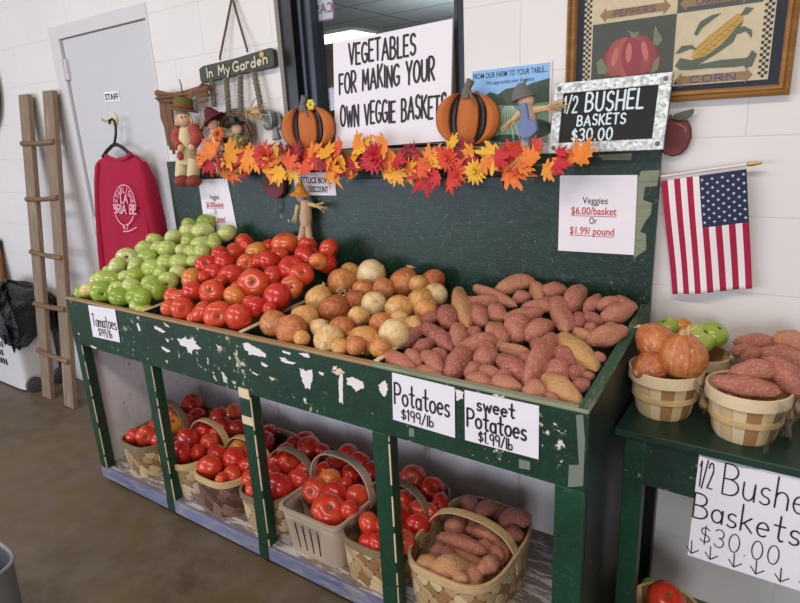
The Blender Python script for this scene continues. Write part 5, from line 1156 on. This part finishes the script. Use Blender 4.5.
V1, F1 = typeset(f, 'FROM OUR FARM TO YOUR TABLE...', .03, .95, .055, .125, None, o, .0018, .01); V2, F2 = typeset(f, 'We appreciate your business', .2, .8, .16, .21, None, o, .0018)
m = MB(); m.add(V1, F1); m.add(V2, F2); m.build('lettering', flat('#26405e', .6), o, smooth=False)
# wooden apple cut-out
t = thing('wooden_apple', 'dark red wooden apple cut-out with green leaf on the wall beside the chalkboard', 'apple decoration', tuple(P(677, 157, y=-.01)))
m = MB(); m.prism([P(u, v, y=-.022) for u, v in ((655, 128), (662, 121), (671, 119), (680, 121), (687, 120), (691, 128), (691, 138), (687, 148), (680, 155), (672, 157), (664, 154), (657, 146))], (0, .018, 0)); m.build('apple_body', flat('#6b2a2a', .55, 0, .08, 20), t, bevel=.004)
m = MB(); m.prism([P(u, v, y=-.028) for u, v in ((671, 119), (675, 114), (684, 111), (694, 108.5), (693, 114), (687, 119), (679, 121))], (0, .008, 0)); m.build('leaf', flat('#4f5a45', .6, 0, .1, 30), t, bevel=.002)
f = Face(P(660, 110, y=-.0235), P(700, 110, y=-.0235), P(660, 160, y=-.0235)); m = MB()
q = [P(u, v, y=-.0235) for u, v in ((677, 124), (681, 125), (685, 128), (686, 132))]; m.tube(q, .0012, 5); m.build('painted_highlight', flat('#c98f72', .6), t)
m = MB(); m.tube([P(670, 120, y=-.015), P(671, 115, y=-.015)], .004, 6); m.build('stem', M['vine'], t)
# framed tapestry
FX0, FX1, FZ0, FZ1 = -.462, .083, 1.517, 2.07
t = thing('framed_picture', 'large framed tapestry of garden vegetables in a gold wooden frame', 'picture', ((FX0+FX1)/2, 0, FZ0))
gold = m_wood('gold_frame', '#a5763a', '#8a5f2c', '#b98a4a', 'x', 1.); fw = .026
for a_, b_, c_, d_ in (((FX0, FZ0), (FX1, FZ0), (FX1-fw, FZ0+fw), (FX0+fw, FZ0+fw)), ((FX0, FZ1), (FX1, FZ1), (FX1-fw, FZ1-fw), (FX0+fw, FZ1-fw)), ((FX0, FZ0), (FX0, FZ1), (FX0+fw, FZ1-fw), (FX0+fw, FZ0+fw)), ((FX1, FZ0), (FX1, FZ1), (FX1-fw, FZ1-fw), (FX1-fw, FZ0+fw))):
    m = MB(); A = [np.array(q) for q in (a_, b_, c_, d_)]; prof = [(0, -.002), (0, -.024), (.25, -.03), (.45, -.022), (.6, -.027), (.85, -.024), (1, -.014), (1, -.002)]
    vs = [];
    for k, yy in prof:
        p0, p1 = A[0]+(A[3]-A[0])*k, A[1]+(A[2]-A[1])*k; vs += [(p0[0], yy, p0[1]), (p1[0], yy, p1[1])]
    K = len(prof); m.add(vs, [(2*i, 2*i+1, 2*((i+1) % K)+1, 2*((i+1) % K)) for i in range(K)]+[tuple(2*i for i in range(K)), tuple(2*i+1 for i in range(K))[::-1]]); m.build('frame_side', gold, t)
m = MB(); m.box(FX0+fw*.9, FX1-fw*.9, -.008, -.002, FZ0+fw*.9, FZ1-fw*.9); m.build('mount', flat('#252b38', .8, 0, .1, 60), t)
f = Face((FX0, -.008, FZ1), (FX1, -.008, FZ1), (FX0, -.008, FZ0))
def W(u, v): q = P(u, v, y=-.009); return ((q[0]-FX0)/(FX1-FX0), (FZ1-q[2])/(FZ1-FZ0))
ax0, ax1, ay1 = W(583, 60)[0], W(770, 60)[0], (FZ1-FZ0-fw*1.5)/(FZ1-FZ0); xm = W(675, 40)[0]; sx = ax0+.045; ex = ax1-.05; yh = W(594, 25)[1]
art(f, [(ax0, .07), (ax1, .07), (ax1, ay1), (ax0, ay1)], '#d6c6a4', .0005, 'tapestry_ground', t)
m = MB(); cs = .0125; k = 0
nr = int((ay1-.07)/cs)
for i in range(nr):
    for j in range(3):
        if (i+j) % 2 == 0:
            for xx in (ax0, ex+.008): f.poly(m, [(xx+j*cs, .07+i*cs), (xx+(j+1)*cs, .07+i*cs), (xx+(j+1)*cs, .07+(i+1)*cs), (xx+j*cs, .07+(i+1)*cs)], .001)
for j in range(int((ex-sx)/cs/1.6)): f.poly(m, [(sx+j*cs*1.6, ay1-.018), (sx+j*cs*1.6+cs*.8, ay1-.018), (sx+j*cs*1.6+cs*.8, ay1-.006), (sx+j*cs*1.6, ay1-.006)], .001)
m.build('check_border', flat('#3b3c3e', .85), t, smooth=False)
art(f, [(sx, yh), (xm, yh), (xm, ay1-.03), (sx, ay1-.03)], '#4d5148', .0012, 'dark_panel', t)
art(f, [(xm, .09), (ex, .09), (ex, yh), (xm, yh)], '#4d5650', .0012, 'dark_panel', t)
def arrow(u0, v0, u1, v1, hw, txt, bx):
    A, B = np.array(W(u0, v0)), np.array(W(u1, v1)); B[1] = A[1]; hw = hw/553*1.0*.9; e = .03
    pts = [(A[0], A[1]), (A[0]+e, A[1]-hw*1.9), (A[0]+e, A[1]-hw), (B[0]-e, A[1]-hw), (B[0]-e, A[1]-hw*1.9), (B[0], A[1]), (B[0]-e, A[1]+hw*1.9), (B[0]-e, A[1]+hw), (A[0]+e, A[1]+hw), (A[0]+e, A[1]+hw*1.9)]
    o_ = art(f, pts, '#9a7d54', .0018, 'arrow_banner', t); m = MB()
    f.text(m, txt, A[0]+.07, B[0]-.07, A[1]-hw*.75, A[1]+hw*.75, .0028, .25, 0, .0022); m.build('lettering', flat('#6a5364' if txt != 'CORN' else '#55538a', .8), t)
arrow(600, 16, 671, 4, 11, 'PEPPERS', 0); arrow(674.5, 81, 753, 73, 11, 'CORN', 0); arrow(680, 4, 752, -8, 11, 'CARROTS', 0)
PU = lambda pts: [W(u, v) for u, v in pts]
def blob2(cu, cv, ru, rv, rot, col, h, name='pumpkin_print'): art(f, PU(disc_poly(cu, cv, ru, rv, 22, 0, rot)), col, h, name, t)
for cu, cv, ru, rv, rot, col in ((612, 60, 9, 17, 20, '#8c4442'), (651, 55, 9, 17, -20, '#83393a'), (617, 58, 10, 19, 12, '#a85450'), (646, 54, 10, 19, -12, '#98464a'), (625, 57, 11, 20, 5, '#b05c54'), (640, 55, 10, 20, -6, '#a34c4c'), (632, 57, 10.5, 20, 0, '#9c4046')): blob2(cu, cv, ru, rv, rot, col, .0016+.0001*cu/100)
for cu, cv, ru, rv, rot in ((615, 57, 3, 10, 14), (629, 53, 3, 10, 4), (645, 51, 3, 10, -10)): blob2(cu, cv, ru, rv, rot, '#c9766a', .0028)
for q in ([(632, 38), (628, 30), (634, 33), (640, 31), (637, 38)], [(653, 44), (655, 25), (660, 34), (663, 40), (658, 46)], [(597, 62), (602, 58), (608, 70), (606, 74), (598, 74)], [(652, 70), (655, 60), (660, 56), (658, 70), (650, 74)]): art(f, PU(q), '#7d8763', .003, 'leaf_print', t)
art(f, PU([(691, 57), (697, 47), (710, 35), (724, 24), (736, 15), (744, 12), (743, 20), (735, 32), (722, 45), (708, 56), (696, 60)]), '#c9a24e', .002, 'corn_print', t)
m = MB()
for i in range(9): f.strokes(m, [[W(694+i*5.2, 58-i*4.6), W(701+i*5, 60-i*4.9)]], .0015, .0024)
for i in range(3): f.strokes(m, [[W(693+i*3, 52+i*3), W(738+i*2, 14+i*4)]], .0012, .0024)
m.build('kernel_print', flat('#a57f38', .8), t)
for q in ([(744, 20), (733, 42), (716, 54), (701, 63), (690, 68), (682, 66), (692, 60), (706, 56), (722, 44), (736, 28)], [(694, 34), (700, 22), (712, 15), (722, 13), (712, 20), (702, 28), (697, 36)], [(675, 54), (682, 46), (692, 45), (698, 50), (690, 49), (680, 53)], [(675, 66), (680, 58), (690, 60), (696, 65), (720, 60), (745, 58), (756, 54), (752, 64), (735, 67), (710, 68), (690, 70), (680, 70)], [(735, 30), (744, 26), (752, 30), (752, 38), (746, 31), (738, 34)], [(740, 16), (746, 7), (754, 8), (748, 14)], [(744, 64), (752, 50), (757, 54), (752, 66), (745, 68)]):
    art(f, PU(q), '#5d6656', .0026, 'husk_print', t)
m = MB(); m.box(FX0+fw*.95, FX1-fw*.95, -.0155, -.0135, FZ0+fw*.95, FZ1-fw*.95); m.build('glass', M['pglass'], t)
# flag on a stick
t = thing('small_flag', 'small American flag hanging from a gold-tipped stick against the white wall', 'flag', tuple(P(705, 175, y=-.02)))
A, B, C_, D_ = P(661.5, 181, y=-.035), P(746.5, 169, y=-.035), P(672, 295, y=-.035), P(752, 289, y=-.035)
fe = lambda s_, q_: A*(1-s_)*(1-q_)+B*s_*(1-q_)+C_*(1-s_)*q_+D_*s_*q_+np.array([0, .006*math.sin(s_*7+q_*2)*(.3+q_)-.004*math.sin(q_*6), 0])
m = MB(); NX, NY = 39, 30
vs = [fe(i/NX, j/NY) for j in range(NY+1) for i in range(NX+1)]; fs = []; mi = []
for j in range(NY):
    for i in range(NX):
        fs.append((j*(NX+1)+i, j*(NX+1)+i+1, (j+1)*(NX+1)+i+1, (j+1)*(NX+1)+i)); s_, q_ = (i+.5)/NX, (j+.5)/NY; st_ = int(s_*13)
        mi.append(2 if (st_ >= 6 and q_ < .433) else (st_ % 2))
m.add(vs, fs); m.mi = mi
rd = flat('#a5183c', .9, 0, .05, 200); cn = flat('#262f4c', .9, 0, .05, 200)
m.cur = 1
for r_ in range(9):
    for c_ in range(6 if r_ % 2 == 0 else 5):
        s0 = 6/13+(7/13)*((r_+.55)/9.1); q0 = .433*((c_+.55+(.5 if r_ % 2 else 0))/6.1); base = fe(s0, q0)+np.array([0, -.0012, 0]); ex_ = (B-A); ey_ = (C_-A); u_ = ex_/np.linalg.norm(ex_); v_ = ey_/np.linalg.norm(ey_)
        m.add([base+u_*math.sin(k*PI/5)*(.0048 if k % 2 == 0 else .002)-v_*math.cos(k*PI/5)*(.0048 if k % 2 == 0 else .002) for k in range(10)], [tuple(range(10))])
o = m.build('flag_cloth', [rd, M['white'], cn], t, angle=180); so = o.modifiers.new('cloth', 'SOLIDIFY'); so.thickness = .0008
m = MB(); Aa, Bb = P(650, 179, y=-.033), P(747, 165.5, y=-.033); m.tube([A+(0, 0, .012), (A+B)/2+(0, 0, .012), B+(0, 0, .011)], .0085, 8, .5); m.build('hem_sleeve', M['white'], t)
m = MB(); m.tube([A+(-.01, 0, .012), B+(.004, 0, .0115)], .004, 8); m.build('stick', M['ladder'], t)
m = MB(); tip = P(762, 162.5, y=-.035); m.tube([B+(.002, 0, .0115), B*.6+tip*.4+(0, 0, .006), tip], [.005, .0055, .003], 8); m.build('gold_tip', flat('#b0853f', .35, .5), t)

# ------------------------------------------------------------------ ladder, sweater, hamper, bin
t = thing('wooden_ladder', 'rustic wooden ladder with two wide rails leaning on the wall beside the door', 'ladder', (-3.42, -.25, 0))
for xb, xt in ((-3.585, -3.555), (-3.322, -3.282)):
    m = MB(); m.bar((xb, -.255, 0), (xt, -.035, 1.775), .105, .03, (0, 1, 0)); m.build('rail', M['ladder'], t, bevel=.004)
for uv0, uv1 in (((26, 143.5), (50, 142)), ((30, 199), (56, 197)), ((33, 251), (62, 257)), ((38, 303), (68, 309)), ((43, 350), (74, 362))):
    z_ = P(*uv0, y=-.16)[2]; k = z_/1.775; yy = -.255+.22*k; a_ = P(*uv0, y=yy); b_ = P(*uv1, y=yy); xa, xb = -3.585+.03*k-.045, -3.322+.04*k+.045
    m = MB(); m.tube([(xa, yy-.012, a_[2]), ((xa+xb)/2, yy-.014, (a_[2]+b_[2])/2-.006), (xb, yy-.012, b_[2])], [.02, .017, .02], 10, .8); m.build('rung', M['rung'], t)
# sweatshirt on a hanger on the door
t = thing('red_sweatshirt', 'crimson sweatshirt with white crest print hanging on the staff door', 'sweatshirt', tuple(P(124, 160, y=-.04)))
LE = [(109, 156.5), (101, 159.5), (97, 165), (96.2, 180), (97, 205), (99, 235), (101.5, 262), (106, 292), (110, 318)]
RE = [(131, 153.5), (138, 156), (143, 161), (146.5, 178), (149, 200), (152, 222), (155, 244), (158, 270), (160, 300)]
def interp(L_, q): k = q*(len(L_)-1); i = min(int(k), len(L_)-2); g = k-i; return (L_[i][0]*(1-g)+L_[i+1][0]*g, L_[i][1]*(1-g)+L_[i+1][1]*g)
m = MB(); NU, NV = 26, 30; vs = []
for back in (0, 1):
    for j in range(NV+1):
        q = j/NV; l_, r_ = interp(LE, q), interp(RE, q)
        for i in range(NU+1):
            s_ = i/NU; u = l_[0]+(r_[0]-l_[0])*s_; v = l_[1]+(r_[1]-l_[1])*s_; X = P(u, v, y=-.05)
            dip = .03*math.exp(-(q/.07)**2)*math.sin(PI*s_); X[2] -= dip
            if not back: X[1] -= (.012+.035*math.sin(PI*s_)**.6*(.4+.6*min(1, q*2)))+.008*math.sin(14*s_+2.5*q)*q+.006*math.sin(23*s_-4*q)*q
            vs.append(X)
n1 = NU+1; T = n1*(NV+1)
fs = [(j*n1+i, j*n1+i+1, (j+1)*n1+i+1, (j+1)*n1+i) for j in range(NV) for i in range(NU)]; fs += [tuple(T+k for k in f_)[::-1] for f_ in fs]
edge = [(j*n1, (j+1)*n1) for j in range(NV)]+[((j+1)*n1+NU, j*n1+NU) for j in range(NV)]+[(i+1, i) for i in range(NU)]+[(NV*n1+i, NV*n1+i+1) for i in range(NU)]
fs += [(a_, b_, T+b_, T+a_) for a_, b_ in edge]; m.add(vs, fs); m.build('body', M['sweat'], t, angle=180)
m = MB(); m.tube([P(u, v, y=-.085) for u, v in ((142, 162), (148, 178), (152, 198), (157, 220), (161, 240), (161.5, 252))], [.022, .036, .044, .046, .042, .038], 12, .5); m.build('sleeve', M['sweat'], t)
m = MB(); m.tube([P(u, v, y=-.075) for u, v in ((100, 163), (99, 185), (100.5, 215), (103, 245), (105, 268), (106, 274))], [.016, .022, .028, .032, .032, .03], 12, .6); m.build('sleeve', M['sweat'], t)
m = MB(); m.tube([P(u, v, y=-.078) for u, v in ((106, 156), (110, 158.5), (116, 160.5), (123, 160), (128, 157), (131, 154))], .011, 8); m.build('collar', M['sweat'], t)
m = MB(); m.prism([P(u, v, y=-.058) for u, v in ((111, 156), (117, 156), (118, 160), (112, 160))], (0, .003, 0)); m.build('neck_label', M['white'], t)
f = Face(P(110, 181, y=-.1), P(138, 181, y=-.1), P(112, 233, y=-.1)); m = MB(); cx_, cy_ = .5, .5
f.strokes(m, [disc_poly(.5, .47, .40, .40, 30, 0)[16:30]+disc_poly(.5, .47, .40, .40, 30, 0)[:1], [(.1, .47), (.1, .54)], [(.9, .47), (.9, .52)]], .005)
f.strokes(m, [[(.17, .64), (.24, .72), (.34, .79), (.45, .83)], [(.82, .64), (.76, .72), (.68, .78), (.58, .82)]], .007); f.strokes(m, [[(.45, .95), (.62, .94), (.78, .9), (.92, .85)]], .006)
f.text(m, 'LA', .38, .62, .25, .40, .008, .2, 0); f.text(m, 'BRIA BE', .1, .92, .44, .60, .0085, .18, 0); f.text(m, '47', .44, .62,   .82, .91, .006, .25, 0)
arcw = 'ESTABLISHED'
for k, ch in enumerate(arcw):
    a = math.radians(180-k*18); w_, st_ = G[ch]
    for p in st_:
        pts = []
        for (x, y_) in p:
            lx, ly = (x-w_/2)*.09, (y_-.5)*.10; ca, sa = math.cos(a-PI/2), math.sin(a-PI/2); pts.append((.5+.31*math.cos(a)+lx*ca-ly*sa, .47-.31*math.sin(a)-(lx*sa+ly*ca)))
        f.strokes(m, [pts], .005)
m.build('crest_print', flat('#e6a9b8', .8), t)
t = thing('clothes_hanger', 'black plastic clothes hanger hooked on the door above the red sweatshirt', 'hanger', tuple(P(115, 150, y=-.04)))
m = MB(); m.tube([P(u, v, y=-.045) for u, v in ((109.5, 124), (109.5, 120.5), (112, 119), (114.5, 121), (115.7, 127), (115.8, 135), (114.5, 143), (112.5, 146))], .0065, 8); m.build('hook', M['black'], t)
m = MB(); m.tube([P(u, v, y=-.045) for u, v in ((103, 157), (107, 151), (112.5, 145.5), (117, 144.5), (122, 147), (130, 154))], .009, 8); m.build('shoulder_bar', M['black'], t)
t = thing('door_hook', 'round cream hook plate on the staff door holding the hanger', 'hook', tuple(P(115, 120, y=.028)))
m = MB(); m.lathe([(.034, 0), (.033, .008), (.022, .012), (.02, .016), (.002, .017)], P(114.5, 119.5, y=.0115), 22, rot_to((0, -1, 0))); m.build('plate', flat('#d8cfb4', .5), t)
m = MB(); q = P(113, 121, y=.004); m.tube([q, q+(0, -.03, 0), q+(0, -.05, .002), q+(0, -.06, .014)], .006, 8); m.build('peg', flat('#d8cfb4', .5), t)
f = Face(P(103.5, 92, y=.0095), P(118.5, 91, y=.0095), P(104, 100, y=.0095)); f.ey = np.array([0, 0, -.048])
o = f.sheet(.001).build('staff_sign', M['paper']); tag(o, 'small white STAFF sign on the door above the hanger', 'sign')
V1, F1 = typeset(f, 'STAFF', .06, .94, .2, .8, None, o, .0012, .02); m = MB(); m.add(V1, F1); m.build('lettering', M['ink'], o, smooth=False)
# laundry hamper with a black bin bag
hx0, hx1, hy0, hy1 = -4.28, -3.78, -.30, -.045
t = thing('laundry_hamper', 'white slotted plastic laundry hamper on wheels behind the ladder', 'hamper', ((hx0+hx1)/2, (hy0+hy1)/2, 0))
hw_ = flat('#d9d6d4', .45, 0, .03, 6)
m = MB(); cx, cy = (hx0+hx1)/2, (hy0+hy1)/2; vs = []; n = 40
lev = [(.94, .012), (.96, .05), (1., .52), (1.03, .53), (1.03, .56)]
for k, z in lev: vs += [(cx+x*k, cy+y_*k, z) for x, y_ in superellipse((hx1-hx0)/2, (hy1-hy0)/2, n, 7)]
m.add(vs, [(i*n+j, i*n+(j+1) % n, (i+1)*n+(j+1) % n, (i+1)*n+j) for i in range(4) for j in range(n)]+[tuple(range(n-1, -1, -1))]); m.build('hamper_body', hw_, t, angle=50)
m = MB()
for r_ in range(5):
    for c_ in range(9):
        x = hx0+.05+c_*.034+.008*(r_ % 2); z = .16+r_*.06
        if x < -3.95: m.prism([(x-.007, hy0-.001, z), (x+.007, hy0-.001, z+.006), (x+.004, hy0-.001, z+.045), (x-.010, hy0-.001, z+.039)], (0, .006, 0))
m.build('slots', M['black'], t)
for y_ in (-.085, -.25):
    m = MB(); m.lathe([(.012, -.014), (.045, -.014), (.05, -.006), (.05, .006), (.045, .014), (.028, .014), (.024, .018), (.012, .018)], (hx1+.022, y_, .051), 22, rot_to((1, 0, 0))); m.build('wheel', flat('#4a4a50', .5), t)
t = NT('black_plastic'); n_ = t.noise(t.co(), 9, 5, .7); t.bump(n_, 1., .03); bagm = t.set('#101114', .22)
m = MB(); NB, KB = 60, 22; vs = []
q = np.random.RandomState(9); ph = q.rand(20)*6
for i in range(KB):
    g = i/(KB-1)
    for j in range(NB):
        a = 2*PI*j/NB; k = 1.06-.0*g
        ca, sa = math.cos(a), math.sin(a); sx_, sy_ = math.copysign(abs(ca)**.28, ca), math.copysign(abs(sa)**.28, sa)
        if g < .6: z = .34+.36*g+.05*math.sin(3*a+ph[0])*(1-g/.6); rx, ry = .292+.012*math.sin(11*a+ph[1]+5*g)+.01*math.sin(17*a-7*g+ph[2]), .166+.012*math.sin(9*a+4*g)
        else:
            e = (g-.6)/.4; z = .556+.10*math.sin(e*PI/2)+.02*math.sin(5*a+ph[3])*e; rx, ry = (.292+.012*math.sin(11*a+ph[1]+5*g))*(1-e**1.6*.97), (.166+.012*math.sin(9*a+4*g))*(1-e**1.6*.97)
        z += .012*math.sin(13*a+ph[4]+9*g)+.009*math.sin(29*a+ph[5]-13*g)
        vs.append((cx+rx*sx_, cy+ry*sy_, z))
m.add(vs, [(i*NB+j, i*NB+(j+1) % NB, (i+1)*NB+(j+1) % NB, (i+1)*NB+j) for i in range(KB-1) for j in range(NB)]+[tuple((KB-1)*NB+j for j in range(NB))])
tag(m.build('bin_bag', bagm, angle=60), 'crumpled shiny black bin bag draped over the top of the white hamper', 'bag')
# plank leaning at the edge of the view, wall tray and metal bin
t = thing('leaning_board', 'orange-brown wooden board with black top leaning on the wall beyond the hamper', 'board', (-4.62, -.1, 0))
p1 = P(0, 250, y=-.03); p2 = P(6, 300, y=-.05); d_ = (p1-p2)/np.linalg.norm(p1-p2); A = p1+d_*.02; low = np.array([p2[0]+.06, -.12, .01])
m = MB(); m.bar(low+(-.09, 0, 0), A+(-.09, .0, 0), .17, .02, (0, 1, 0)); m.build('plank', m_wood('orange_board', '#9a5f30', '#83501f', '#a86c3a', 'z'), t, bevel=.003)
m = MB(); m.bar(A+(-.09, 0, 0), A+(-.09, 0, 0)+d_*.06, .175, .024, (0, 1, 0)); m.build('black_cap', M['black'], t, bevel=.003)
o = MB(); cc = P(0, 90, y=-.03); o.lathe([(.02, 0), (.3, 0), (.33, .03), (.32, .03), (.29, .008), (.02, .008)], (cc[0]-.355, -.004, cc[2]+.07), 40, rot_to((0, -1, 0))); tag(o.build('wall_tray', flat('#6d6a60', .5, .3, .1, 20)), 'dull grey round metal tray on the wall at the edge of the view', 'tray')
t = thing('metal_bin', 'grey metal bin with a rolled rim standing on the floor in the near corner', 'bin', (-1.75, -1.36, 0))
k3 = P(11.5, 563, z=.42); a = .15; bx, by = k3[0]-a*.86, k3[1]-a*.86; lev = [(.9, .0), (.92, .03), (1, .42)]; gm = flat('#8f9396', .4, .6, .08, 30)
m = MB(); n = 48; vs = []
for inner in (0, 1):
    for k, z in lev: vs += [(bx+x*k*(1-.02*inner), by+y_*k*(1-.02*inner), z+(.004*inner if z == 0 else 0)) for x, y_ in superellipse(a, a, n, 4.5)]
fs = [(i*n+j, i*n+(j+1) % n, (i+1)*n+(j+1) % n, (i+1)*n+j) for i in range(2) for j in range(n)]; fs += [tuple(q+3*n for q in f_)[::-1] for f_ in fs]+[tuple(range(n-1, -1, -1)), tuple(range(3*n, 4*n))]
m.add(vs, fs); m.build('bin_body', gm, t, angle=50)
m = MB(); ring = [(bx+x, by+y_, .42) for x, y_ in superellipse(a, a, n, 4.5)]; m.tube(ring+ring[:2], .006, 8); m.build('rolled_rim', gm, t)

# ------------------------------------------------------------------ light
w = bpy.data.worlds.new('world'); bpy.context.scene.world = w; w.use_nodes = True
bg = w.node_tree.nodes['Background']; bg.inputs[0].default_value = lin('#dfe6ee'); bg.inputs[1].default_value = .32
def area(name, loc, target, sx, sy, power, col):
    l = bpy.data.lights.new(name, 'AREA'); l.shape = 'RECTANGLE'; l.size = sx; l.size_y = sy; l.energy = power; l.color = lin(col)[:3]
    o = bpy.data.objects.new(name, l); C.objects.link(o); o.location = loc
    o.rotation_euler = (Vector(target)-Vector(loc)).to_track_quat('-Z', 'Y').to_euler(); return o
area('storefront_window_light', (-4.6, -5.2, 1.2), (-1.4, 0, .75), 4.4, 1.8, 160, '#dfe9ff')
area('storefront_door_light', (1.6, -6.0, 1.3), (-.6, 0, .8), 1.8, 2.2, 105, '#f2f3fb')
area('ceiling_tube_light', (-.2, -2.2, 3.0), (-.2, -1.0, 0), 2.4, .3, 42, '#fff0e2')
area('ceiling_tube_light', (-3.4, -2.2, 3.0), (-3.4, -1.0, 0), 2.4, .3, 34, '#fff2e6')
area('office_light', (-2., 3.0, 2.0), (-2., 3.6, 2.6), 1.6, .6, 26, '#f4fbff')
area('office_light', (-2., 2.8, 2.55), (-2., 2.8, 0), 1.2, .3, 14, '#f4fbff')
sc = bpy.context.scene
sc.view_settings.view_transform = 'Standard'; sc.view_settings.look = 'None'; sc.view_settings.gamma = 1; sc.view_settings.use_curve_mapping = False
sc.view_settings.exposure = -.1
